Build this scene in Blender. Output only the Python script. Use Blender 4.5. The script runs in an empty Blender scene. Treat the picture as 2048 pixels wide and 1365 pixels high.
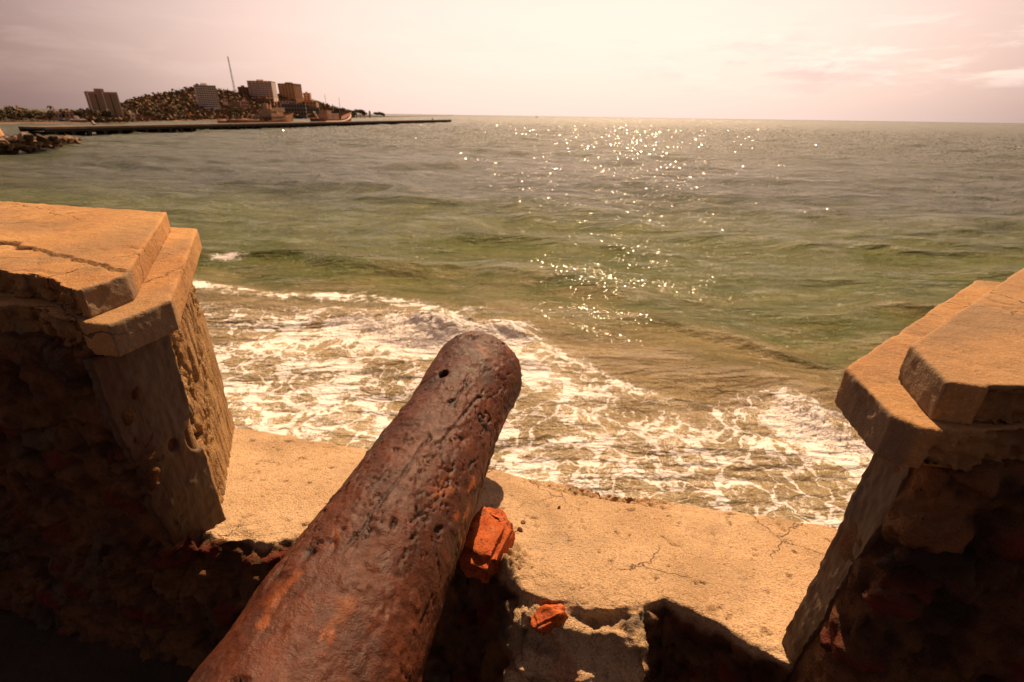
import bpy, bmesh, math, random
import numpy as np
from mathutils import Vector, Matrix
random.seed(7); rng = np.random.default_rng(7)
S = bpy.context.scene; COL = S.collection

# ------------------------------------------------------------------ camera
CAMH = 7.0                       # eye above the water
PITCH, ROLL, FOC = math.radians(25.0), math.radians(0.85), 17.0
fw = Vector((0, math.cos(PITCH), -math.sin(PITCH))); rt = Vector((1, 0, 0)); up = rt.cross(fw)
c_, s_ = math.cos(ROLL), math.sin(ROLL)
r2 = rt*c_ + up*s_; u2 = up*c_ - rt*s_
cam = bpy.data.cameras.new('camera'); camo = bpy.data.objects.new('camera', cam); COL.objects.link(camo)
camo.matrix_world = Matrix(((r2.x, u2.x, -fw.x, 0), (r2.y, u2.y, -fw.y, 0), (r2.z, u2.z, -fw.z, CAMH), (0, 0, 0, 1)))
cam.lens = FOC; cam.sensor_width = 36; cam.clip_start = 0.02; cam.clip_end = 60000
cam.dof.use_dof = True; cam.dof.focus_distance = 1.25; cam.dof.aperture_fstop = 5.0
S.camera = camo

# ------------------------------------------------------------------ sun, sky, exposure
SUN_AZ, SUN_EL = math.radians(12.5), math.radians(47)
sdir = Vector((math.sin(SUN_AZ)*math.cos(SUN_EL), math.cos(SUN_AZ)*math.cos(SUN_EL), math.sin(SUN_EL)))
sl = bpy.data.lights.new('sun', 'SUN'); sl.energy = 4.6; sl.angle = math.radians(0.55); sl.color = (1.0, 0.675, 0.39)
so = bpy.data.objects.new('sun', sl); COL.objects.link(so); so.rotation_euler = sdir.to_track_quat('Z', 'Y').to_euler(); so.location = (0, 0, 40)
S.view_settings.view_transform = 'Standard'; S.view_settings.look = 'None'; S.view_settings.gamma = 1; S.view_settings.exposure = 0.62
S.cycles.use_denoising = True; S.cycles.max_bounces = 6; S.cycles.sample_clamp_indirect = 6; S.cycles.sample_clamp_direct = 40
S.cycles.caustics_reflective = False; S.cycles.caustics_refractive = False

class NT:                                   # tiny node helper
    def __init__(s, tree): s.t = tree; s.n = tree.nodes; s.l = tree.links
    def node(s, typ, **kw):
        n = s.n.new(typ)
        for k, v in kw.items():
            if k.startswith('_'): setattr(n, k[1:], v)
        return n
    def put(s, n, key, v):
        if v is None: return
        i = n.inputs[key]
        if isinstance(v, bpy.types.NodeSocket): s.l.new(v, i)
        else: i.default_value = v
    def math(s, op, a, b=None, c=None, clamp=False):
        n = s.n.new('ShaderNodeMath'); n.operation = op; n.use_clamp = clamp
        s.put(n, 0, a); s.put(n, 1, b); s.put(n, 2, c); return n.outputs[0]
    def vm(s, op, a, b=None, scale=None):
        n = s.n.new('ShaderNodeVectorMath'); n.operation = op
        s.put(n, 0, a); s.put(n, 1, b)
        if scale is not None: s.put(n, 'Scale', scale)
        return n.outputs['Value'] if op in ('DOT_PRODUCT', 'LENGTH', 'DISTANCE') else n.outputs[0]
    def mr(s, v, a, b, c=0.0, d=1.0, smooth=False):
        n = s.n.new('ShaderNodeMapRange')
        if smooth: n.interpolation_type = 'SMOOTHSTEP'
        s.put(n, 0, v); s.put(n, 1, a); s.put(n, 2, b); s.put(n, 3, c); s.put(n, 4, d); return n.outputs[0]
    def mix(s, f, a, b, mode='MIX'):
        n = s.n.new('ShaderNodeMix'); n.data_type = 'RGBA'; n.blend_type = mode
        s.put(n, 0, f)
        for k, v in ((6, a), (7, b)):
            if isinstance(v, (tuple, list)) and len(v) == 3: v = (*v, 1)
            s.put(n, k, v)
        return n.outputs[2]
    def noise(s, vec, scale, detail=4, rough=0.55, dist=0.0, out='Fac'):
        n = s.n.new('ShaderNodeTexNoise'); s.put(n, 'Vector', vec); n.inputs['Scale'].default_value = scale
        n.inputs['Detail'].default_value = detail; n.inputs['Roughness'].default_value = rough; n.inputs['Distortion'].default_value = dist
        return n.outputs[out]
    def vor(s, vec, scale, feat='F1', out='Distance', rnd=1.0):
        n = s.n.new('ShaderNodeTexVoronoi'); n.feature = feat; s.put(n, 'Vector', vec); n.inputs['Scale'].default_value = scale
        n.inputs['Randomness'].default_value = rnd
        return n.outputs[out]
    def attr(s, name, out='Fac'):
        n = s.n.new('ShaderNodeAttribute'); n.attribute_name = name; return n.outputs[out]
    def scale(s, vec, sc):
        n = s.n.new('ShaderNodeMapping'); s.put(n, 'Vector', vec); n.inputs['Scale'].default_value = sc; return n.outputs[0]
    def bump(s, h, strength, dist, normal=None):
        n = s.n.new('ShaderNodeBump'); s.put(n, 'Height', h); n.inputs['Strength'].default_value = strength
        n.inputs['Distance'].default_value = dist; s.put(n, 'Normal', normal); return n.outputs[0]

world = bpy.data.worlds.new('World'); S.world = world; world.use_nodes = True
W = NT(world.node_tree); W.n.clear()
wo = W.node('ShaderNodeOutputWorld'); bg = W.node('ShaderNodeBackground'); W.l.new(bg.outputs[0], wo.inputs[0])
sky = W.node('ShaderNodeTexSky', _sky_type='NISHITA', _sun_disc=False, _sun_elevation=SUN_EL, _sun_rotation=SUN_AZ,
             _altitude=0, _air_density=1.0, _dust_density=4.0, _ozone_density=1.0)
gen = W.node('ShaderNodeTexCoord').outputs['Generated']
sepw = W.node('ShaderNodeSeparateXYZ'); W.l.new(gen, sepw.inputs[0]); elz = sepw.outputs[2]
GL = (math.sin(math.radians(6))*math.cos(0.20), math.cos(math.radians(6))*math.cos(0.20), math.sin(0.20))
gd = W.vm('DOT_PRODUCT', gen, GL)           # bright milky veil low in the sky under the sun
veil = W.mr(gd, 0.60, 1.0, 0.0, 1.0, True)
SKYC = W.mix(1.0, sky.outputs[0], (1.0, 0.64, 0.52), 'MULTIPLY')
gain = W.mr(veil, 0.0, 1.0, 0.55, 1.0)
# thin cloud bank low over the sea, heavier to the right
cv = W.scale(gen, (3.0, 3.0, 16.0))
cn = W.noise(cv, 2.3, 8, 0.62, 0.35)
band = W.math('MULTIPLY', W.mr(elz, 0.02, 0.07, 0, 1, True), W.mr(elz, 0.16, 0.10, 0, 1, True))
right = W.mr(sepw.outputs[0], 0.15, 0.62, 0.12, 1.0, True)
cm = W.math('MULTIPLY', W.math('MULTIPLY', W.mr(cn, 0.44, 0.60, 0, 1, True), band), right)
hi = W.mr(W.noise(W.scale(gen, (1.2, 1.2, 9.0)), 1.6, 6, 0.6, 0.6), 0.42, 0.75, 0, 1, True)
W_sky = (W, veil, SKYC, gain, cm, hi, elz)
colr = W.mix(veil, (3.1, 1.95, 1.85), (12.4, 9.3, 8.1))
colr = W.mix(W.mr(elz, 0.10, 0.70, 0, 1, True), colr, (.75, .55, .55))
colr = W.mix(W.mr(sepw.outputs[1], 0.25, -0.35, 0, 0.75, True), colr, (.85, .52, .42))
base = W.mix(0.72, SKYC, colr)
base = W.mix(W.math('MULTIPLY', hi, 0.08), base, (7.0, 5.6, 4.9))
cb = W.mix(W.mr(W.noise(W.vm('ADD', cv, (0, 0, .32)), 2.3, 8, .62, .35), .44, .60), (11.5, 9.2, 7.8), (6.6, 5.0, 4.7))
base = W.mix(W.math('MULTIPLY', cm, 0.6), base, cb)
W.l.new(base, bg.inputs[0]); bg.inputs[1].default_value = 0.075

# ------------------------------------------------------------------ helpers
def px_ray(px, py):
    return fw + r2*((px-1024)/(FOC/36*2048)) - u2*((py-682.5)/(FOC/36*2048))
def at(px, py, y=None, z=None):             # point of the world seen there, at a chosen distance or height
    d = px_ray(px, py)
    k = y/d.y if y is not None else (z-CAMH)/d.z
    return Vector((0, 0, CAMH)) + d*k

def tag(o, label=None, cat=None, group=None, kind=None):
    if label: o['label'] = label
    if cat: o['category'] = cat
    if group: o['group'] = group
    if kind: o['kind'] = kind
    return o
def thing(name, label, cat, loc=(0, 0, 0), group=None):
    o = bpy.data.objects.new(name, None); COL.objects.link(o); o.location = loc; o.empty_display_size = 0.1
    return tag(o, label, cat, group)
def smooth(me, on=True): me.polygons.foreach_set('use_smooth', [on]*len(me.polygons))
def link(name, me, mat, parent=None, world_verts=True, label=None):
    o = bpy.data.objects.new(name, me); COL.objects.link(o)
    if mat and not me.materials: me.materials.append(mat)
    if parent:
        o.parent = parent
        if world_verts:
            off = Vector(parent.location)
            p = parent.parent
            while p: off += Vector(p.location); p = p.parent
            me.transform(Matrix.Translation(-off))
    if label: o['label'] = label
    return o
def mesh_from(verts, faces, name='m'):
    me = bpy.data.meshes.new(name); me.from_pydata([tuple(v) for v in verts], [], faces); me.update(); return me
def grid_mesh(P, name='grid', wrap=False):  # P: (rows, cols, 3)
    R_, C_ = P.shape[:2]; n = R_*C_
    i, j = np.meshgrid(np.arange(R_-1), np.arange(C_ if wrap else C_-1), indexing='ij')
    a = i*C_+j; b = i*C_+(j+1) % C_; q = np.stack([a, b, b+C_, a+C_], -1).reshape(-1, 4)
    me = bpy.data.meshes.new(name); me.vertices.add(n); me.vertices.foreach_set('co', P.reshape(-1).astype(np.float32))
    me.loops.add(q.size); me.loops.foreach_set('vertex_index', q.reshape(-1).astype(np.int32))
    me.polygons.add(len(q)); me.polygons.foreach_set('loop_start', np.arange(0, q.size, 4, dtype=np.int32))
    me.update(calc_edges=True); smooth(me); return me
def getco(me):
    a = np.empty(len(me.vertices)*3, np.float32); me.vertices.foreach_get('co', a); return a.reshape(-1, 3).astype(float)
def getno(me):
    a = np.empty(len(me.vertices)*3, np.float32); me.vertices.foreach_get('normal', a); return a.reshape(-1, 3).astype(float)
def setco(me, P): me.vertices.foreach_set('co', P.reshape(-1).astype(np.float32)); me.update()
def setattr_(me, name, v):
    a = me.attributes.new(name, 'FLOAT', 'POINT'); a.data.foreach_set('value', v.astype(np.float32))

_perm = rng.permutation(256); _perm = np.concatenate([_perm]*3)
_g = rng.normal(size=(256, 3)); _g /= np.linalg.norm(_g, axis=1)[:, None]
def perlin(p):
    pi = np.floor(p).astype(int); f = p-pi; pi &= 255; u = f*f*f*(f*(f*6-15)+10); out = 0
    for dx in (0, 1):
        for dy in (0, 1):
            for dz in (0, 1):
                h = _perm[_perm[_perm[(pi[:, 0]+dx) & 255]+((pi[:, 1]+dy) & 255)]+((pi[:, 2]+dz) & 255)]
                d = (_g[h]*(f-np.array([dx, dy, dz]))).sum(1)
                w_ = (u[:, 0] if dx else 1-u[:, 0])*(u[:, 1] if dy else 1-u[:, 1])*(u[:, 2] if dz else 1-u[:, 2])
                out = out+d*w_
    return out*1.6
def fbm(p, o=4, r=0.5):
    s, a = 0, 1.0
    for k in range(o): s = s+a*perlin(p*2.0**k+17.3*k); a *= r
    return s
def ridged(p, o=4, r=0.5):
    s, a = 0, 1.0
    for k in range(o): s = s+a*(1-np.abs(perlin(p*2.0**k+9.1*k))*2); a *= r
    return s
def voro(p):                                # F1, F2, random id of nearest cell
    pi = np.floor(p).astype(int); f1 = np.full(len(p), 9.0); f2 = f1.copy(); cid = np.zeros(len(p), int)
    for dx in (-1, 0, 1):
        for dy in (-1, 0, 1):
            for dz in (-1, 0, 1):
                c = pi+np.array([dx, dy, dz]); cc = c & 255
                h = _perm[_perm[_perm[cc[:, 0]]+cc[:, 1]]+cc[:, 2]]
                q = c+0.5+_g[h]*0.45; d = np.linalg.norm(p-q, axis=1)
                m = d < f1; f2 = np.where(m, f1, np.minimum(f2, d)); f1 = np.where(m, d, f1); cid = np.where(m, h, cid)
    return f1, f2, cid
def ss(a, b, x): t = np.clip((x-a)/(b-a), 0, 1); return t*t*(3-2*t)

# parapet frame: u runs along the wall, n points out to sea
WU = np.array([.975, -.222, 0]); WN = np.array([.222, .975, 0]); ZC = CAMH
def uw(u, n, z): return WU*u+WN*n+np.array([0, 0, z+ZC])     # z measured from the eye
def to_un(P): return P@WU, P@WN, P[:, 2]-ZC

def prism(poly, z0, z1, bevel=0.0, z1f=None, seg=2):
    bm = bmesh.new()
    lo = [bm.verts.new(uw(u, n, z0)) for u, n in poly]; hi_ = [bm.verts.new(uw(u, n, z1f(u, n) if z1f else z1)) for u, n in poly]
    bm.faces.new(lo[::-1]); bm.faces.new(hi_)
    k = len(poly)
    for i in range(k): bm.faces.new((lo[i], lo[(i+1) % k], hi_[(i+1) % k], hi_[i]))
    bmesh.ops.recalc_face_normals(bm, faces=bm.faces)
    if bevel: bmesh.ops.bevel(bm, geom=list(bm.edges), offset=bevel, segments=seg, affect='EDGES', profile=0.5)
    return bm
def voxel(bm, size):
    me = bpy.data.meshes.new('tmp'); bm.to_mesh(me); bm.free()
    o = bpy.data.objects.new('tmp', me); COL.objects.link(o)
    md = o.modifiers.new('r', 'REMESH'); md.mode = 'VOXEL'; md.voxel_size = size; md.use_smooth_shade = True
    dg = bpy.context.evaluated_depsgraph_get(); dg.update()
    out = bpy.data.meshes.new_from_object(o.evaluated_get(dg)); bpy.data.objects.remove(o); bpy.data.meshes.remove(me)
    smooth(out); return out

# ------------------------------------------------------------------ materials
def new_mat(name):
    m = bpy.data.materials.new(name); m.use_nodes = True; N = NT(m.node_tree); N.n.clear()
    out = N.node('ShaderNodeOutputMaterial'); b = N.node('ShaderNodeBsdfPrincipled'); N.l.new(b.outputs[0], out.inputs[0])
    N.b = b; N.co = N.node('ShaderNodeTexCoord').outputs['Object']; return m, N
def set_b(N, **kw):
    for k, v in kw.items():
        key = {'color': 'Base Color', 'rough': 'Roughness', 'normal': 'Normal', 'ior': 'IOR', 'metal': 'Metallic', 'spec': 'Specular IOR Level', 'trans': 'Transmission Weight'}[k]
        if isinstance(v, tuple) and len(v) == 3: v = (*v, 1)
        N.put(N.b, key, v)
def simple(name, col, rough=0.8, var=0.25, sc=3.0, metal=0.0, bump=0.0, bsc=20):
    m, N = new_mat(name)
    n = N.noise(N.co, sc, 5, 0.6); a = tuple(c*(1-var) for c in col); b = tuple(min(1, c*(1+var)) for c in col)
    set_b(N, color=N.mix(N.mr(n, 0.3, 0.7), a, b), rough=rough, metal=metal)
    if bump: set_b(N, normal=N.bump(N.noise(N.co, bsc, 4), bump, 0.02))
    return m

def mat_cement(name, light, dark, speck, grain=1.0, spot=0.5):
    # sunlit, weathered cement render: grain, dark specks, stains, hairline cracks
    m, N = new_mat(name); co = N.co
    big = N.noise(co, 2.6, 6, 0.62, 0.4); mid = N.noise(co, 14, 6, 0.7, 0.3); fine = N.noise(co, 170, 3, 0.7)
    col = N.mix(N.mr(big, 0.35, 0.68, 0, 1), dark, light)
    col = N.mix(N.math('MULTIPLY', N.mr(mid, 0.52, 0.72, 0, 1, True), 0.55), col, tuple(c*0.6 for c in dark))
    col = N.mix(N.math('MULTIPLY', N.mr(fine, 0.47, 0.36, 0, 1, True), spot), col, speck)
    col = N.mix(N.math('MULTIPLY', N.mr(fine, 0.54, 0.66, 0, 1, True), 0.5), col, tuple(min(1, c*1.45) for c in light))
    sp = N.mr(N.noise(N.scale(co, (1, 1, 1)), 46, 4, 0.75, 0.8), 0.66, 0.73, 0, 1, True)
    col = N.mix(N.math('MULTIPLY', sp, 0.7), col, speck)
    wc = N.vm('ADD', co, N.vm('SCALE', N.noise(co, 7, 5, .6, out='Color'), None, .16))
    hair = N.math('MULTIPLY', N.mr(N.vor(wc, 3.4, 'DISTANCE_TO_EDGE'), .009, .003, 0, 1), N.mr(N.noise(co, 1.9, 3), .50, .56, 0, .75))
    col = N.mix(hair, col, tuple(c*.4 for c in speck))
    dirt_hollow = N.attr('dirt_hollow'); col = N.mix(dirt_hollow, col, tuple(c*0.45 for c in dark))
    rub = N.attr('brick'); col = N.mix(rub, col, (0.42, 0.085, 0.022))
    gray = N.attr('gray'); col = N.mix(gray, col, (0.16, 0.125, 0.09))
    h = N.math('SUBTRACT', N.math('ADD', N.math('MULTIPLY', fine, 0.8*grain), N.math('MULTIPLY', mid, 0.8)), N.math('MULTIPLY', hair, .5))
    set_b(N, color=col, rough=0.88, normal=N.bump(h, 1.0, 0.010), spec=0.3)
    return m
M_sill = mat_cement('sill_cement', (0.64, 0.45, 0.275), (0.50, 0.335, 0.19), (0.14, 0.065, 0.03), 1.2, 0.5)
M_cap = mat_cement('cap_cement', (0.48, 0.275, 0.112), (0.34, 0.172, 0.066), (0.13, 0.065, 0.03), 0.3, 0.15)
M_rubble = mat_cement('rubble_masonry', (0.20, 0.095, 0.035), (0.10, 0.042, 0.017), (0.02, 0.009, 0.005), 1.4, 0.6)
M_splay = mat_cement('worn_render', (0.46, 0.29, 0.125), (0.31, 0.17, 0.07), (0.10, 0.045, 0.02), 1.2, 0.5)

def mat_plaster():
    m, N = new_mat('trowelled_plaster')
    st = N.noise(N.scale(N.co, (40, 40, 2.2)), 1.0, 5, 0.7, 0.2); big = N.noise(N.co, 5, 5, 0.6)
    col = N.mix(N.mr(st, 0.3, 0.7), (0.075, 0.048, 0.030), (0.165, 0.112, 0.070))
    col = N.mix(N.mr(big, 0.5, 0.72, 0, 0.8), col, (0.16, 0.075, 0.030))
    col = N.mix(N.attr('dirt_hollow'), col, (0.07, 0.03, 0.012))
    set_b(N, color=col, rough=0.75, normal=N.bump(N.math('ADD', st, big), 0.5, 0.006)); return m
M_plaster = mat_plaster()

def mat_rust():
    m, N = new_mat('rusted_iron'); co = N.co
    a = N.noise(co, 6, 7, 0.68, 0.5); b = N.noise(co, 27, 6, 0.7, 0.4); f = N.noise(co, 130, 4, 0.7)
    col = N.mix(N.mr(a, 0.35, 0.65), (0.050, 0.0130, 0.0058), (0.100, 0.0255, 0.0098))
    col = N.mix(N.mr(b, 0.50, 0.68, 0, 0.5, True), col, (0.15, 0.036, 0.011))
    col = N.mix(N.mr(f, 0.40, 0.28, 0, 0.7, True), col, (0.03, 0.011, 0.009))
    col = N.mix(N.attr('orange'), col, (0.50, 0.13, 0.018))
    col = N.mix(N.attr('scale'), col, (0.046, 0.022, 0.016))
    col = N.mix(N.attr('crack'), col, (0.018, 0.007, 0.005))
    h = N.math('ADD', N.math('MULTIPLY', b, 1.2), N.math('MULTIPLY', f, 0.55))
    rg = N.mr(N.noise(co, 50, 4), 0.3, 0.7, 0.38, 0.66)
    set_b(N, color=col, rough=rg, normal=N.bump(h, 0.8, 0.005), spec=0.3); return m
M_rust = mat_rust()
def mat_brick():
    m, N = new_mat('fired_brick')
    a = N.noise(N.co, 22, 5, 0.6); f = N.noise(N.co, 160, 4, 0.7)
    col = N.mix(N.mr(a, 0.3, 0.7), (0.40, 0.068, 0.012), (0.58, 0.135, 0.022))
    col = N.mix(N.mr(f, 0.47, 0.36, 0, 0.75, True), col, (0.13, 0.025, 0.01))
    col = N.mix(N.mr(N.noise(N.co, 55, 3, .6), .60, .68, 0, .85, True), col, (.09, .025, .012)); col = N.mix(N.mr(N.noise(N.co, 30, 4, .6), .56, .70, 0, .5, True), col, (.42, .22, .11))
    set_b(N, color=col, rough=0.9, normal=N.bump(N.math('ADD', a, f), 0.8, 0.005)); return m
M_brick = mat_brick()

# ------------------------------------------------------------------ the sea
def mat_sea():
    m, N = new_mat('sea_water'); co = N.co
    sepn = N.node('ShaderNodeSeparateXYZ'); N.l.new(co, sepn.inputs[0])
    shal = N.attr('shallow'); foam = N.attr('foam'); far = N.attr('far')
    n1 = N.noise(N.scale(co, (0.25, 0.6, 0.3)), 1.0, 5, 0.6, 0.6)
    sand = N.mix(N.mr(n1, 0.35, 0.65), (0.295, 0.220, 0.100), (0.41, 0.315, 0.160))
    green = N.mix(N.mr(n1, 0.3, 0.7), (0.115, 0.150, 0.030), (0.20, 0.215, 0.062))
    deep = N.mix(N.mr(n1, 0.3, 0.7), (0.062, 0.082, 0.046), (0.112, 0.118, 0.070))
    s1 = N.math('ADD', shal, N.math('MULTIPLY', N.math('SUBTRACT', n1, 0.5), 0.5))
    col = N.mix(N.mr(s1, 0.44, -0.05, 0, 1, True), green, deep)
    col = N.mix(N.mr(s1, 0.72, 1.12, 0, 1, True), col, sand)
    # foam web
    wv = N.node('ShaderNodeTexNoise'); N.put(wv, 'Vector', co); wv.inputs['Scale'].default_value = 0.85; wv.inputs['Detail'].default_value = 4
    wf = N.node('ShaderNodeTexNoise'); N.put(wf, 'Vector', co); wf.inputs['Scale'].default_value = 3.4; wf.inputs['Detail'].default_value = 5
    w2 = N.vm('ADD', N.vm('ADD', co, N.vm('SCALE', wv.outputs['Color'], None, 2.4)), N.vm('SCALE', wf.outputs['Color'], None, .30))
    w2 = N.scale(w2, (1.0, 1.35, 1.0))
    e1 = N.vor(w2, 1.05, 'DISTANCE_TO_EDGE'); e2 = N.vor(w2, 3.6, 'DISTANCE_TO_EDGE')
    fn = N.noise(co, 5.5, 7, 0.72, 0.5); fn2 = N.noise(co, 1.1, 4, 0.6)
    th = N.math('MULTIPLY', foam, N.mr(fn2, 0.36, 0.64, 0.15, 1.45))
    e1n = N.math('ADD', e1, N.math('MULTIPLY', N.math('SUBTRACT', fn, 0.5), 0.12))
    e2n = N.math('ADD', e2, N.math('MULTIPLY', N.math('SUBTRACT', fn, 0.5), 0.15))
    f1 = N.mr(N.math('SUBTRACT', N.math('MULTIPLY', th, 0.25), e1n), -0.01, 0.03, 0, 1, True)
    f2 = N.mr(N.math('SUBTRACT', N.math('MULTIPLY', th, 0.11), e2n), -0.01, 0.025, 0, 1, True)
    fil = N.math('ABSOLUTE', N.math('SUBTRACT', N.noise(N.scale(w2, (1.5, 2.6, 1)), 1.0, 5, .6), .5))
    f3 = N.mr(N.math('SUBTRACT', N.math('MULTIPLY', th, .022), fil), -.012, .018, 0, 1, True)
    lace = N.math('MAXIMUM', N.math('MAXIMUM', f1, N.math('MULTIPLY', f2, 0.75)), N.math('MULTIPLY', f3, .85))
    solid = N.mr(N.math('ADD', foam, N.math('MULTIPLY', N.math('SUBTRACT', fn, 0.5), 1.6)), 1.0, 1.35, 0, 1, True)
    mask = N.math('MAXIMUM', N.math('MULTIPLY', lace, N.mr(foam, 0.03, 0.16, 0, 1, True)), solid)
    mist = N.math('MULTIPLY', N.mr(foam, 0.1, 0.9, 0, 0.16), N.mr(fn, 0.4, 0.7))
    mask = N.math('MAXIMUM', mask, mist)
    col = N.mix(mask, col, (0.88, 0.84, 0.83))
    # ripples: three scales, the finest fading with distance
    ra = N.noise(N.scale(co, (0.55, 1.3, 1.0)), 1.0, 5, 0.62, 0.5)
    rb = N.noise(N.scale(co, (2.6, 5.2, 3.0)), 1.0, 5, 0.65, 0.4)
    rc = N.noise(N.scale(co, (0.10, 0.30, 0.2)), 1.0, 4, 0.6, 0.3)
    rg_ = N.math('ABSOLUTE', N.math('SUBTRACT', N.noise(N.scale(co, (0.8, 2.3, 1.0)), 1.0, 4, 0.6, 0.6), .5))
    calm = N.mr(foam, .0, .6, 1, .35, True)
    b1 = N.bump(N.math('MULTIPLY', N.math('SUBTRACT', N.math('SUBTRACT', ra, rg_), .40), calm), 1.0, 0.62)
    b2 = N.bump(N.noise(N.scale(co, (9.0, 15.0, 9.0)), 1.0, 3, 0.6, 0.3), 1.0, 0.030, N.bump(N.math('MULTIPLY', N.math('SUBTRACT', rb, .5), calm), 1.0, 0.20, b1))
    b3 = N.bump(rc, 1.0, 1.5, b2)
    fb = N.bump(fn, 0.8, 0.05, b3)
    rough = N.mix(mask, N.mr(far, 0, 1, 0.10, 0.30), (0.85, 0.85, 0.85))
    set_b(N, color=col, rough=rough, normal=fb, ior=1.33); return m
M_sea = mat_sea()
MD = np.array([.24, .971])                   # seaward direction
def sea_fields(X, Y):
    d = X*MD[0]+Y*MD[1]; a = X*MD[1]-Y*MD[0]      # offshore, alongshore
    p = np.stack([a*.07, d*.05, 0*a], 1); wob = fbm(p, 3)*2.2
    return d, a, wob
def sea_height(X, Y, dist):
    d, a, wob = sea_fields(X, Y); z = np.zeros_like(X)
    # long swells coming in, steeper close to shore
    dd = d+wob+0.10*np.abs(a)*0
    near = ss(70, 18, dd)
    for (wl, amp, ph, ang) in ((8.2, .23, 2.1, .02), (13.5, .17, .6, -.14), (5.3, .09, 1.2, .2), (31, .22, 3.0, .05), (19, .13, 1.0, .18)):
        k = 2*math.pi/wl; t = k*(dd*math.cos(ang)+a*math.sin(ang))+ph
        mod = 0.55+0.75*np.clip(fbm(np.stack([a*.05+wl, d*.03, 0*a+wl], 1), 2), -.6, .8)
        z += amp*mod*(np.exp(1.1*(np.cos(t)-1))*1.5-.55)*(0.35+0.65*near)
    for (d0, amp, wd, a0, aw, cur) in ((20.6, .50, 1.0, -14, 9, .02), (22.2, .42, .95, 12, 9, -.03), (27.5, .40, 1.3, -2, 12, .02), (34, .42, 1.6, 14, 14, 0), (17.6, .28, .8, 3, 7, .03), (41, .4, 1.9, -16, 14, .0), (55, .45, 2.4, 8, 22, 0)):
        e = dd-d0-cur*(a-a0); e = np.where(e < 0, e/(wd*.62), e/(wd*1.5)); z += amp*np.exp(-e*e)*np.exp(-((a-a0)/aw)**2)*(.75+.3*fbm(np.stack([a*.12, 0*a+d0, 0*a], 1), 2))
    # wind chop
    r_ = np.random.default_rng(3)
    for i in range(26):
        wl = 0.7*1.165**i; th = r_.normal(0, .55)+.1; k = 2*math.pi/wl; ph = r_.uniform(0, 6.28)
        kx, ky = k*(MD[0]*math.cos(th)+MD[1]*math.sin(th)), k*(MD[1]*math.cos(th)-MD[0]*math.sin(th))
        fade = np.clip(wl/(dist*0.016+1e-6)-.6, 0, 1)
        z += 0.0085*wl**.85*fade*np.sin(kx*X+ky*Y+ph+1.3*wob)*.8
    sh = ss(15, 9, dd); z *= (1-.55*sh)
    return z, d, a, wob
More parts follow.
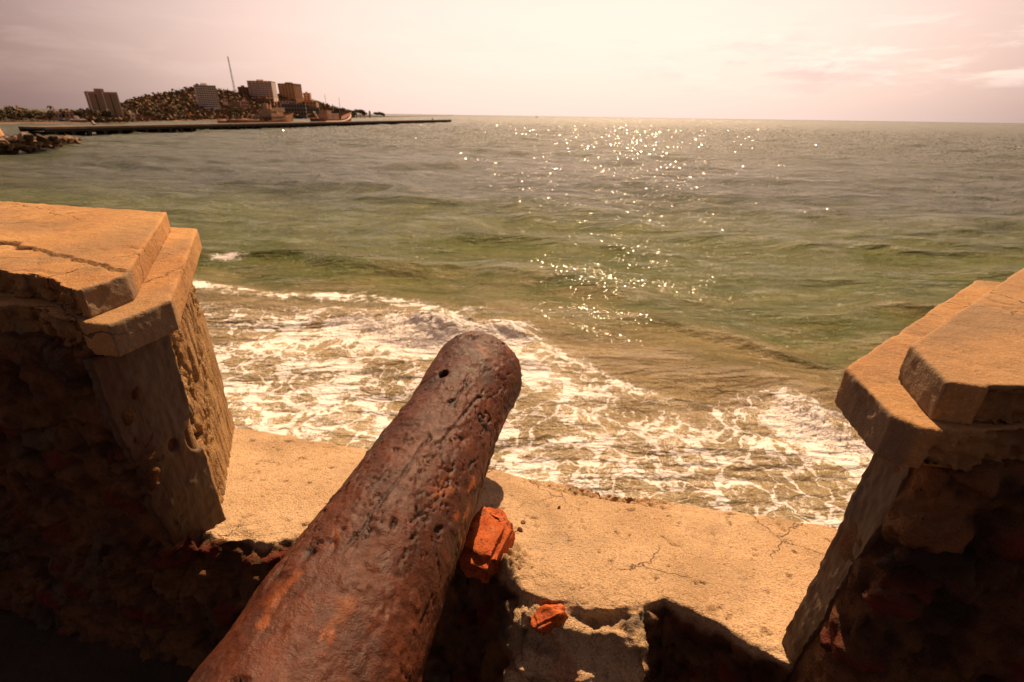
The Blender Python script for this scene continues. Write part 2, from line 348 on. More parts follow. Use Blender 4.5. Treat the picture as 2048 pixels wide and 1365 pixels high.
# breaker line offshore distance as a function of alongshore position
BA = np.array([-40, -15.5, -10.8, -6.1, -3.3, .5, 2.5, 4.3, 6.1, 10, 40.])
_pts = [(-16.5, 17.6), (-11.2, 16.4), (-7, 16.4), (-2.6, 14.9), (.3, 14.6), (3.4, 11.6), (5.2, 10.7), (7.2, 10.7), (8.3, 9.5), (12, 8.6), (40, 6)]
_ba = np.array([x*MD[1]-y*MD[0] for x, y in _pts]); _bd = np.array([x*MD[0]+y*MD[1] for x, y in _pts])
def breaker(a): return np.interp(a, _ba, _bd)
def build_sea():
    NA = 820; ang = np.radians(np.linspace(-88, 88, NA))
    r = [5.2]
    while r[-1] < 30000: r.append(r[-1]*(1.0+max(0.0042, 0.0042*(r[-1]/60)**.35)))
    r = np.array(r); RR, AA = np.meshgrid(r, ang, indexing='ij')
    X = (RR*np.sin(AA)).ravel(); Y = (RR*np.cos(AA)).ravel(); dist = RR.ravel()
    z, d, a, wob = sea_height(X, Y, dist)
    rel = d-breaker(a)+0.35*wob
    nb = fbm(np.stack([X*.5, Y*.5, 0*X], 1), 4); nb2 = fbm(np.stack([X*2.2, Y*2.2, 0*X+3], 1), 4)
    nl = fbm(np.stack([a*.22, 0*a, 0*a+8], 1), 2)
    # breaking bores: one strong under the left merlon, one by the right merlon
    pw = np.exp(-((a+9.8)/2.6)**2)*0.4+np.exp(-((a+6.2)/2.3)**2)*1.0+np.exp(-((a+3.6)/.9)**2)*.75+np.exp(-((a-5.2)/1.8)**2)*.75+.10
    lump = np.exp(-(rel/.75)**2)*np.clip(pw, 0, 1.2)
    lump *= 1.0+.15*np.sin(a*1.7); z += lump*(.36+.07*nb2+.20*nb+.05*fbm(np.stack([X*7, Y*7, 0*X+3], 1), 3))
    wht = np.exp(-((rel+.75)/1.15)**2)*np.clip(pw, 0, 1.2)
    foam = np.clip(ss(1.0, -1.1, rel+.6*nb)*(.52+.44*nb+.3*nl)*ss(-13, -3, rel+6)+0.0, 0, 1)
    foam *= (1-.6*ss(.8, 3.6, a)*ss(-5, -1, rel))*(1-.22*ss(-3, 1.5, a))
    foam = np.maximum(foam*.95, 1.9*wht*(.85+.5*nb2))
    # second, weaker bore behind on the left, and a thin seam of froth
    rel2 = d-breaker(a)-2.0+.6*wob
    foam = np.maximum(foam, np.exp(-(rel2/.55)**2)*ss(-3.5, -8, a)*(.45+.9*nb2+.6*nb))
    foam = np.maximum(foam, np.exp(-((rel+.25*nb2)/.16)**2)*(.75+.9*nb2+.5*nb)*ss(-4.5, -3, a))
    foam = np.maximum(foam, np.exp(-((X+14.9)/.7)**2-((Y-24.6)/.35)**2)*1.3)
    shallow = 1.0-ss(7, 56, d+wob*1.0-.10*a)+.35*ss(19, 8.5, d+.5*wob)
    me = grid_mesh(np.stack([X, Y, z], 1).reshape(len(r), NA, 3), 'sea')
    setattr_(me, 'foam', np.clip(foam, 0, 2)*(dist < 200)); setattr_(me, 'shallow', shallow); setattr_(me, 'far', ss(8, 150, dist))
    me.flip_normals() if me.polygons[0].normal.z < 0 else None
    tag(link('sea', me, M_sea), kind='structure')
    # flecks of spray thrown up by the bores: nobody could count them
    V, F = [], []
    r_ = np.random.default_rng(11)
    for k in range(7000):
        aa = r_.choice([r_.normal(-6.3, 1.8), r_.normal(-3.6, .6), r_.normal(5.3, 1.3)], p=[.72, .10, .18])
        dd = breaker(aa)+r_.normal(-.1, .5); x = dd*MD[0]+aa*MD[1]; y = dd*MD[1]-aa*MD[0]
        h = .15+abs(r_.normal(0, .30)); s = r_.uniform(.007, .022); b0 = len(V); c = np.array([x, y, h])
        for q in ((1, 0, 0), (-1, 0, 0), (0, 1, 0), (0, -1, 0), (0, 0, 1), (0, 0, -1)): V.append(c+np.array(q)*s)
        for t in ((0, 2, 4), (2, 1, 4), (1, 3, 4), (3, 0, 4), (2, 0, 5), (1, 2, 5), (3, 1, 5), (0, 3, 5)): F.append(tuple(b0+i for i in t))
    tag(link('spray', mesh_from(V, F), simple('spray_white', (0.85, 0.76, 0.68), 0.6, .02)), 'white spray thrown up where the surf breaks', 'spray', kind='stuff')
build_sea()
def build_glint_facets():
    # loose wavelet facets added on the swell; those tilted right flash the sun as glints
    r_ = np.random.default_rng(21); n = 170000
    az = np.radians(r_.uniform(-26, 46, n)); dist = 13*np.exp(r_.uniform(0, 1, n)**1.0*np.log(520/13.))
    X, Y = dist*np.sin(az), dist*np.cos(az); z, d, a, wob = sea_height(X, Y, dist)
    cl = fbm(np.stack([a*.22, d*.55, 0*a+4], 1), 3)+.35*np.exp(-((d-21.5)/1.6)**2)+.45*ss(35, 150, dist); keep = ((d-breaker(a)) > 2.2) & (r_.uniform(0, 1, n) > .9*ss(230, 520, dist)) & (cl > .10+.10*r_.normal(size=n)); X, Y, z, dist = X[keep], Y[keep], z[keep], dist[keep]; n = len(X)
    tilt = np.radians(11+r_.exponential(5.5, n)); fa = math.radians(12.5)+math.pi+np.radians(r_.normal(0, 27, n))
    N_ = np.stack([np.sin(tilt)*np.sin(fa), np.sin(tilt)*np.cos(fa), np.cos(tilt)], 1)
    T1 = np.cross(N_, [0, 0, 1.]); T1 /= np.linalg.norm(T1, axis=1)[:, None]; T2 = np.cross(N_, T1)
    rad = .00110*dist*(.22+.85*r_.uniform(0, 1, n)**2.2); C = np.stack([X, Y, z+rad*.25], 1); V = [C+N_*(rad*.055)[:, None]]; K = 8
    for i in range(K):
        t = 2*math.pi*i/K; V.append(C+T1*(rad*math.cos(t)*1.5)[:, None]+T2*(rad*math.sin(t)*.8)[:, None])
    V = np.stack(V, 1).reshape(-1, 3); b = (np.arange(n)*(K+1))[:, None]
    tri = np.array([[0, 1+(i+1) % K, 1+i] for i in range(K)]); F = (b[:, :, None]+tri[None]).reshape(-1, 3)
    me = bpy.data.meshes.new('glint_facets'); me.vertices.add(len(V)); me.vertices.foreach_set('co', V.reshape(-1).astype(np.float32))
    me.loops.add(F.size); me.loops.foreach_set('vertex_index', F.reshape(-1).astype(np.int32)); me.polygons.add(len(F)); me.polygons.foreach_set('loop_start', np.arange(0, F.size, 3, dtype=np.int32)); me.update(calc_edges=True)
    if me.polygons[0].normal.z < 0: me.flip_normals()
    smooth(me); m, N = new_mat('glint_facet_water'); y = N.node('ShaderNodeSeparateXYZ'); N.l.new(N.co, y.inputs[0])
    set_b(N, color=N.mix(N.mr(y.outputs[1], 17, 40), (.20, .14, .06), (.115, .112, .078)), rough=.12, ior=1.33)
    tag(link('glint_facets', me, m), 'small wavelet facets added to glitter on the open water', 'glint_facets', kind='stuff')
build_glint_facets()

# ------------------------------------------------------------------ the parapet with its embrasure
parapet = thing('parapet_wall', 'weathered sea fort parapet with a splayed embrasure, sunlit cement sill and two capped merlons', 'wall', tuple(uw(-.3, 1.1, -1.62)))
L1, R1 = (-1.084, .863), (.473, .852)        # corners where the cheeks meet the splays
ZT = -.485

def rubble(me, amp=1.0, stones=1.0, face=None):
    """rubble masonry: stones and red brick lumps set in worn mortar"""
    P = getco(me); Nn = getno(me); u, n, z = to_un(P)
    q = np.stack([u*9, n*9, z*13], 1); q = q+fbm(P*7, 3)[:, None]*.55
    f1, f2, cid = voro(q); edge = f2-f1
    kind = (cid*37 % 100)/100.
    st = ss(.03, .17, edge)*(kind < .70)
    red = ss(.10, .2, edge)*(kind < .27)
    grayv = ss(.10, .2, edge)*(kind > .34)*(kind < .46)
    hole = ss(.25, .75, fbm(P*8+5, 4))*1.0+ss(.5, .85, fbm(P*21, 3))*.5
    inner = ss(.80, .745, n) if face is None else face(u, n, z)
    dsp = inner*amp*(.017*st*stones-.024*hole+.010*fbm(P*28, 4)+.012*fbm(P*5, 3))
    return P, Nn, u, n, z, inner, red*inner, grayv*inner, hole*inner, dsp

def merlon(side):
    if side < 0:
        poly = [L1, (-1.60, 1.475), (-3.4, 1.475), (-3.4, .715), (-1.10, .715)]
    else:
        poly = [R1, (.487, .715), (2.7, .715), (2.7, 1.475), (.985, 1.475)]
    me = voxel(prism(poly, -1.62, ZT+.004, .012), .0065)
    P, Nn, u, n, z, inner, red, gr, hole, dsp = rubble(me)
    # distance inward along each of the cheek and the splay, to keep them in their own finish
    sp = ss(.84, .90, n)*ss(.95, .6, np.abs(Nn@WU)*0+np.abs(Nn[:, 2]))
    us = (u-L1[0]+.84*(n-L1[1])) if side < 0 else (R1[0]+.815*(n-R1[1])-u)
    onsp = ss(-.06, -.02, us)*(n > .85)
    pit = ss(.28, .75, fbm(np.stack([u*14, n*14, z*6], 1)+3, 4, .6))
    big = np.zeros(len(P))
    if side < 0:    # eroded pockets beside the corner and below the slab
        for (pn, pz, rn, rz, dep) in ((.90, -.55, .05, .05, .055), (.905, -.80, .028, .05, .055), (.98, -.64, .03, .06, .03), (.93, -.87, .035, .035, .03), (1.08, -.75, .03, .09, .018)):
            big += dep*ss(1.25, .55, np.sqrt(((n-pn)/rn)**2+((z-pz)/rz)**2)+.35*fbm(P*30, 3))
        grooves = ss(.35, .7, ridged(np.stack([n*26, u*26, z*3.2], 1), 2)-.5)*.006
        wear = ss(-.2, .25, fbm(P*4+2, 3)+.9*(z+.78)+.35*(1.1-n))
        dsp += onsp*(-(.013*wear)*(.5+pit)-grooves+(.009*fbm(P*26, 4)+.006*fbm(P*60, 3))*wear-.016*ss(.15, .6, fbm(np.stack([u*16, n*16, z*5], 1)+9, 3))*wear-big)
    else:
        dsp += onsp*(-.004*pit+.004*fbm(P*30, 3))
    lean = (1 if side > 0 else -.0)*.045*ss(-1.1, -.5, z)*ss(.25, 0, np.abs(us)+0)
    P2 = P+Nn*dsp[:, None]
    if side > 0: P2 += WU*(.052*(z+1.1)*ss(1.2, .5, u))[:, None]
    setco(me, P2)
    cheek = ss(.745, .77, n+.03*fbm(P*12, 3))*(1-onsp)
    setattr_(me, 'dirt_hollow', np.clip(hole*.9+onsp*ss(.2, .8, pit)*.75+(big > .012)*.6, 0, 1)*1.0)  # hollows, pits and eroded pockets take a darker colour
    setattr_(me, 'brick', np.clip(red*.9, 0, 1)); setattr_(me, 'gray', np.clip(gr*.6+0*cheek, 0, 1))
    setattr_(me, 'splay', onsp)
    # blend of masonry and worn render on one mesh
    return link('merlon', me, M_merl, parapet, label=('merlon with pitted sunlit flank left of the cannon' if side < 0 else 'shaded rubble merlon right of the cannon'))
def mat_merlon(src=None, nm='merlon_masonry'):
    m = (src or M_splay).copy(); m.name = nm; t = m.node_tree
    # mix the two cement looks by the splay attribute
    N = NT(t); b = [x for x in N.n if x.type == 'BSDF_PRINCIPLED'][0]; cur = b.inputs['Base Color'].links[0].from_socket
    co = N.node('ShaderNodeTexCoord').outputs['Object']
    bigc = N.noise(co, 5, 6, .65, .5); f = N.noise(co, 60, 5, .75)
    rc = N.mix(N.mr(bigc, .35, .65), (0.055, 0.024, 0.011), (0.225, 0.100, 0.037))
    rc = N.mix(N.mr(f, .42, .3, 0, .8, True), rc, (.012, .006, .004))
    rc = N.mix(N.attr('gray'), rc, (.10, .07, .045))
    rc = N.mix(N.attr('brick'), rc, (.14, .022, .009)); rc = N.mix(N.math('MULTIPLY', N.attr('dirt_hollow'), .85), rc, (.015, .008, .005))
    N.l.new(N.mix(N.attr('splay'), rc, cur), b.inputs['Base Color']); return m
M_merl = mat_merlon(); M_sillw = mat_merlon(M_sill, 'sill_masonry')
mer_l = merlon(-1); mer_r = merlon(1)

def plaster(side):
    # smooth trowelled render left standing on the cheek, broken along its inner margin
    zz = np.arange(-1.135, ZT-.003, .006); cols = 46
    if side < 0: A, B = (L1[0]+.006, L1[1]+.012), (-1.089, .690)
    else: A, B = (R1[0]-.006, R1[1]+.010), (.483, .700)
    V = np.zeros((len(zz), cols, 3))
    for i, z in enumerate(zz):
        rag = .034*perlin(np.array([[z*7, side*3., 1.]]))[0]+.020*perlin(np.array([[z*19, side*3., 3.]]))[0]+.010*perlin(np.array([[z*47, side*3., 5.]]))[0]+.006*perlin(np.array([[z*110, side*3., 5.]]))[0]
        t0 = (.03+.22*max(0, (-z-.60)) if side < 0 else .45+.28*(-z-.5))+rag*2.2
        for j in range(cols):
            t = j/(cols-1); tt = (1-t)*(1-min(.85, max(0., t0)))   # share of the way from the corner to the margin
            u = A[0]+(B[0]-A[0])*tt; n = A[1]+(B[1]-A[1])*tt
            if side > 0: u += .052*(z+1.1)
            V[i, j] = uw(u, n, z)
    P = V.reshape(-1, 3); out = np.array(WU)*(-side)
    P = P+out*(.006*fbm(P*8, 3)+.0022*fbm(P*45, 3))[:, None]
    if side < 0:
        u, n, z = to_un(P)
        for (pn, pz, r, dep) in ((.80, -.79, .011, .03), (.872, -.80, .030, .05)):
            P -= out*(dep*ss(r*1.3, r*.7, np.sqrt((n-pn)**2+((z-pz)*.7)**2)))[:, None]
    F = P.reshape(V.shape); Bk = F-out*.022
    # closed slab: front, back, rim
    rows, c = V.shape[:2]; verts = np.concatenate([F.reshape(-1, 3), Bk.reshape(-1, 3)]); n0 = rows*c; faces = []
    for i in range(rows-1):
        for j in range(c-1):
            a = i*c+j; faces.append((a, a+1, a+c+1, a+c)); faces.append((n0+a+c, n0+a+c+1, n0+a+1, n0+a))
    for i in range(rows-1):
        for j in (0, c-1):
            a = i*c+j; faces.append((a, a+c, n0+a+c, n0+a))
    for j in range(c-1):
        for i in (0, rows-1):
            a = i*c+j; faces.append((a, a+1, n0+a+1, n0+a))
    me = mesh_from(verts, faces); bm = bmesh.new(); bm.from_mesh(me); bmesh.ops.recalc_face_normals(bm, faces=bm.faces); bm.to_mesh(me); bm.free(); smooth(me)
    u, n, z = to_un(getco(me)); qq = getco(me); setattr_(me, 'dirt_hollow', np.clip(ss(-.95, -1.12, z+.05*fbm(qq*20, 3))*.7+ss(.82, .72, n+.04*fbm(qq*9, 4))*.8, 0, 1))
    m = mer_l if side < 0 else mer_r
    link('plaster_facing', me, M_plaster, m, label='smooth grey plaster left on the embrasure cheek')
plaster(-1); plaster(1)

def coping(side, upper):
    if side < 0:
        poly = [(-1.114, .849), (-1.674, 1.50), (-3.45, 1.50), (-3.45, .735), (-1.102, .735)] if upper else \
               [(-1.035, .872), (-1.60, 1.545), (-3.45, 1.545), (-3.45, .715), (-1.033, .715)]
    else:
        poly = [(.494, .878), (.483, .745), (2.75, .745), (2.75, 1.545), (1.06, 1.545)] if upper else \
               [(.421, .903), (.431, .742), (.46, .715), (2.75, .715), (2.75, 1.60), (.995, 1.60)]
    z0, z1 = (-.4135, -.344) if upper else (-.487, -.41)
    # the inner margin is broken: replace it with a jagged line
    ua, ub = (-3.45, poly[-1][0]-(.03 if upper else .08)) if side < 0 else ((poly[1][0]+.05) if upper else poly[2][0]+.02, 2.75)
    us_ = np.arange(ua, ub, .012); q = np.stack([us_, 0*us_+side*3, 0*us_+upper*5.], 1)
    base_n = (.79 if upper else .735)+.035*fbm(q*3.1, 3)+.013*fbm(q*22, 3); base_n = base_n+.045*(np.round(fbm(q*7, 2)*2)/2)*.4
    ramp = ss(0, .16, (ub-us_) if side < 0 else (us_-ua)); base_n = (.74 if upper else .716)*(1-ramp)+base_n*ramp
    line = [(float(a), float(b)) for a, b in zip(us_, base_n)]
    if side < 0: poly = [p_ for p_ in poly if not (p_[0] < -3.4 and p_[1] < 1)]+line[::-1][0:0]; poly = [poly[0], poly[1], poly[2]]+line+[poly[-1]]
    else: poly = poly[:(2 if upper else 3)]+line+[(2.75, float(base_n[-1]))]+poly[-2:]
    me = voxel(prism(poly, z0, z1), .0048)
    P, Nn, u, n, z, inner, red, gr, hole, dsp = rubble(me, 1.0, 1.0, None)
    lim = np.interp(u, us_, base_n); broken = ss(.02, .006, n-lim)*(Nn[:, 2] < .75)*(1 if True else 0)*((u < ub) if side < 0 else (u > ua))
    top = ss(.6, .9, Nn[:, 2])
    crk = ss(.045, .0, np.abs(perlin(P*np.array([2.6, 2.6, 1])+side*7)+.25*fbm(P*9, 3)))*ss(-.15, .3, perlin(P*1.7+4))
    bigc = np.zeros(len(P)); step = 0
    if side < 0 and upper:   # one long crack from the left edge to the corner
        t = np.clip((-1.10-u)/1.2, 0, 1); line = .865+.26*t+.016*fbm(np.stack([u*14, 0*u, 0*u], 1), 3)
        bigc = ss(.0035+.012*ss(-1.55, -1.62, u)*ss(-1.85, -1.7, u), .0005, np.abs(n-line))*(u < -1.105)
        step = ss(0, .004, line-n)*.006*top*(u < -1.11)
    chips = ss(.45, .8, fbm(P*16+side, 3))*.004*(1-top*.6)+ss(.35, .75, fbm(P*9+side*3, 4))*.006*ss(.25, .5, np.minimum(np.abs(Nn[:, 2]), np.abs(1-np.abs(Nn[:, 2]))))
    dsp2 = .0022*fbm(P*11, 3)+.0009*fbm(P*60, 2)-.0018*crk*top-.010*bigc*top-chips-step+broken*(.016*fbm(P*22, 4)+.008*fbm(P*60, 3)-.006)
    setco(me, P+Nn*dsp2[:, None])
    dirt_hollow = np.clip(crk*top*.45+bigc*.95+broken*(.55+.4*fbm(P*9, 3)), 0, 1)
    setattr_(me, 'dirt_hollow', dirt_hollow); setattr_(me, 'brick', red*broken*.8)
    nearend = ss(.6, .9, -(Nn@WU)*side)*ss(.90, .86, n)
    g = .30*ss(.2, .7, fbm(P*3+side*5, 4)+.25)*top+.75*ss(.35, .75, np.abs(Nn@WU))*ss(.93, .86, n)  # weathering patches on top; cheek end faces darkened in colour as unlit
    if side > 0: g = g+(.32 if upper else .14)*top  # right-hand tops toned down in colour for the weaker light there
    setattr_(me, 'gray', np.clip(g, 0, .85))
    m = mer_l if side < 0 else mer_r
    link('coping_slab', me, M_cap, m, label=('upper ' if upper else 'lower ')+'cement coping slab')
for s in (-1, 1):
    coping(s, False); coping(s, True)

SL = .25
def sill_top(u, n): return -1.10-SL*(n-.80)
def build_sill():
    EU = [-1.95, -1.3, -1.08, -.98, -.88, -.83, -.6, -.40, -.33, -.26, -.225, -.15, -.08, .04, .12, .165, .207, .288, .371, .447, .9]
    EN = [.80, .80, .800, .806, .816, .876, .88, .92, .955, .93, .886, .851, .842, .847, .875, .905, .932, .895, .848, .806, .80]
    def edge(u): return np.interp(u, EU, EN)+.014*fbm(np.stack([u*11, 0*u, 0*u], 1), 4)
    def outer(u): return 1.462+.020*fbm(np.stack([u*6, 0*u, 0*u+9], 1), 4)
    def block(u, n): q = np.stack([u, n, 0*u], 1); return ss(-.20, -.13, u+.04*fbm(q*13, 2))*ss(.170, .160, u+.012*fbm(q*18, 2))
    def top_h(u, n):
        q = np.stack([u, n, 0*u], 1); en = edge(u); bl = block(u, n); st = sill_top(u, n); c = en-n
        ragg = .020*fbm(q*12, 4)+.008*fbm(q*34, 3)
        dark = sill_top(u, en)-.035-1.25*c-.05*ss(.02, .05, c)+ragg*1.3
        dark = np.where(u < -.7, sill_top(u, en)-.012-1.15*c+ragg, dark)
        lit_ = sill_top(u, en)-.018-.14*c-.05*ss(.80, .765, n+.03*fbm(q*11, 2))-.5*np.clip(.765-n, 0, 1)+ragg*.7
        low = dark*(1-bl)+lit_*bl; k = ss(-.002, .006, c); z = st*(1-k)+low*k
        z = z-ss(-.010, .012, n-outer(u))*(.03+.02*fbm(q*30, 3))
        return z
    gu = np.arange(-1.95, 1.351, .0075); gn = np.concatenate([[.715], np.arange(.7225, 1.486, .0075)])
    U_, N2 = np.meshgrid(gu, gn, indexing='ij'); Zt = top_h(U_.ravel(), N2.ravel()).reshape(U_.shape)
    T_ = U_[..., None]*WU+N2[..., None]*WN; T_[..., 2] = Zt+ZC; B_ = T_.copy(); B_[..., 2] = ZC-1.66
    a_, b_2 = U_.shape; ntop = a_*b_2; vs = np.concatenate([T_.reshape(-1, 3), B_.reshape(-1, 3)]); ii, jj = np.meshgrid(np.arange(a_-1), np.arange(b_2-1), indexing='ij')
    k0 = (ii*b_2+jj).ravel(); fs_ = [np.stack([k0, k0+b_2, k0+b_2+1, k0+1], 1), np.stack([k0, k0+1, k0+b_2+1, k0+b_2], 1)+ntop]
    rim = np.concatenate([np.arange(a_)*b_2, (a_-1)*b_2+np.arange(1, b_2), (np.arange(a_-1)*b_2+b_2-1)[::-1], np.arange(1, b_2-1)[::-1]]); r2_ = np.roll(rim, -1)
    fs_.append(np.stack([rim, rim+ntop, r2_+ntop, r2_], 1)); F_ = np.concatenate(fs_)
    me0 = bpy.data.meshes.new('s0'); me0.from_pydata(vs.tolist(), [], F_.tolist()); bm = bmesh.new(); bm.from_mesh(me0); bmesh.ops.recalc_face_normals(bm, faces=bm.faces)
    me = voxel(bm, .0060)
    P, Nn, u, n, z, inner, red, gr, hole, dsp = rubble(me, 1.0, 1.0, lambda u, n, z: ss(.004, .02, edge(u)-n))
    en = edge(u); blk = block(u, n); below = ss(.0, .008, en-n); z2 = z; eo = outer(u); agg = np.exp(-((u-.05)/.20)**2)*ss(1.37+.015*fbm(P*12, 2), 1.40, n)
    z2 = z2-agg*(.016+.013*fbm(P*48, 4))*(Nn[:, 2] > .5)
    topm = ss(.6, .9, Nn[:, 2])*(1-below)
    # eroded seaward edge
    eo = 1.462+.020*fbm(np.stack([u*6, 0*u, 0*u+9], 1), 4)+.008*fbm(P*30, 3)
    agg = np.exp(-((u-.05)/.20)**2)*ss(1.37+.015*fbm(P*12, 2), 1.40, n)
    z2 = z2-ss(-.006, .020, n-eo)*(.035+.02*fbm(P*30, 3))*(z > sill_top(u, n)-.05)-agg*(.016+.013*fbm(P*48, 4))
    pits = ss(.74, .98, fbm(P*19+2, 4, .65))*.009+ss(.55, .9, fbm(P*50+7, 3, .6))*.004*ss(-.2, .5, fbm(P*3, 2))
    rough_near = ss(.98, .84, n+.05*fbm(P*6, 3))
    lump = rough_near*(.007*fbm(P*26, 4)+.006*fbm(P*11, 3))
    crack = ss(.03, .0, np.abs(perlin(np.stack([u*3, n*5, 0*u+2], 1))+.3*fbm(P*12, 3)))*ss(0.0, .35, perlin(P*2.3+9))
    mound = .05*np.exp(-((u+.205)/.045)**2-((n-.93)/.08)**2)*(.6+.9*fbm(P*24, 4))
    zz = z2+topm*(.0032*fbm(P*5, 3)+.0016*fbm(P*75, 3)-pits-.005*crack+lump+np.maximum(mound, 0))
    P[:, 2] = zz+ZC
    face = (1-topm)*(n < .80)
    P += Nn*(dsp*below*(1-.5*blk))[:, None]
    P += Nn*((.006*fbm(P*40, 3)+.010*ridged(P*11, 3)-.010)*below)[:, None]
    setco(me, P)
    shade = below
    setattr_(me, 'dirt_hollow', np.clip(pits*60*topm*.8+crack*topm*.5+below*.55*hole+agg*.12+.30*topm*ss(.1, .7, fbm(P*4, 4)), 0, 1))  # pits, cracks and hollows take a darker colour, plus random patches
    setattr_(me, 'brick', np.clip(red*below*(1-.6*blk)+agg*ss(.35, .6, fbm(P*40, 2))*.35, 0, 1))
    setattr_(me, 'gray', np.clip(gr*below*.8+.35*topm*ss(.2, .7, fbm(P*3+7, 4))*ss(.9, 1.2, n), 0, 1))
    lit = np.clip((1-below)+blk*below, 0, 1)*(1-ss(.733, .722, n)*ss(-1.0, -1.2, zz)*0); setattr_(me, 'splay', lit)  # shade put into colour: unlit broken edge goes dark rubble, lit block stays pale
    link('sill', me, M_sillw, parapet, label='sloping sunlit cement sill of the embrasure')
build_sill()

def box_bm(u0, u1, n0, n1, z0, z1): return prism([(u0, n0), (u1, n0), (u1, n1), (u0, n1)], z0, z1)
bm = box_bm(-12, 12, .725, 1.47, -7.6, -1.66); me = bpy.data.meshes.new('b'); bm.to_mesh(me); bm.free()
link('wall_base', me, M_rubble, parapet)
for (u0, u1) in ((-12, -3.42), (2.72, 12)):
    bm = box_bm(u0, u1, .725, 1.47, -1.658, -.40); me = bpy.data.meshes.new('b'); bm.to_mesh(me); bm.free()
    link('wall_run', me, M_rubble, parapet)
# terrace behind the parapet
def build_ground():
    uu = np.linspace(-12, 12, 160); nn = np.linspace(-14, .735, 110)
    UU, NN = np.meshgrid(uu, nn, indexing='xy')
    P = UU.reshape(-1, 1)*WU+NN.reshape(-1, 1)*WN; P[:, 2] = ZC-1.64+.03*fbm(P*1.3, 4)
    me = grid_mesh(P.reshape(110, 160, 3), 'ground')
    if me.polygons[0].normal.z < 0: me.flip_normals()
    tag(link('ground', me, simple('dark_earth', (.045, .026, .014), .95, .4, 2.5, bump=.6)), kind='structure')
build_ground()

# half-buried brick lump of the wall face, and stones in its mortar
def lump(center, size, rot, seed, mat, parent=None, name='brick', res=5, amp=.12, disp_sc=18, box=True, label=None, world=True):
    bm = bmesh.new()
    if box:
        bmesh.ops.create_cube(bm, size=1.0); bmesh.ops.bevel(bm, geom=list(bm.edges), offset=.14, segments=3, affect='EDGES')
        me0 = voxel(bm, .035); bm = bmesh.new(); bm.from_mesh(me0)
    else: bmesh.ops.create_icosphere(bm, subdivisions=4, radius=.5)
    M = Matrix.Translation(center) @ rot.to_4x4() @ Matrix.Diagonal((*size, 1))
    me = bpy.data.meshes.new(name); bm.normal_update(); bm.to_mesh(me); bm.free()
    P = getco(me); No = getno(me)
    rr_ = np.random.default_rng(int(seed)+5)
    for q in range(3 if box else 0):
        nn_ = rr_.normal(size=3); nn_ /= np.linalg.norm(nn_); dd_ = rr_.uniform(.50, .64); P = P-nn_*np.maximum(P@nn_-dd_, 0)[:, None]
    P = P+No*(amp*fbm(P*1.6+seed, 2)+.022*fbm(P*7+seed, 4))[:, None]-No*(.035*ss(.45, .7, fbm(P*6+seed, 3)))[:, None]
    P = np.array([tuple(M @ Vector(p)) for p in P]); setco(me, P); smooth(me)
    return link(name, me, mat, parent, label=label)

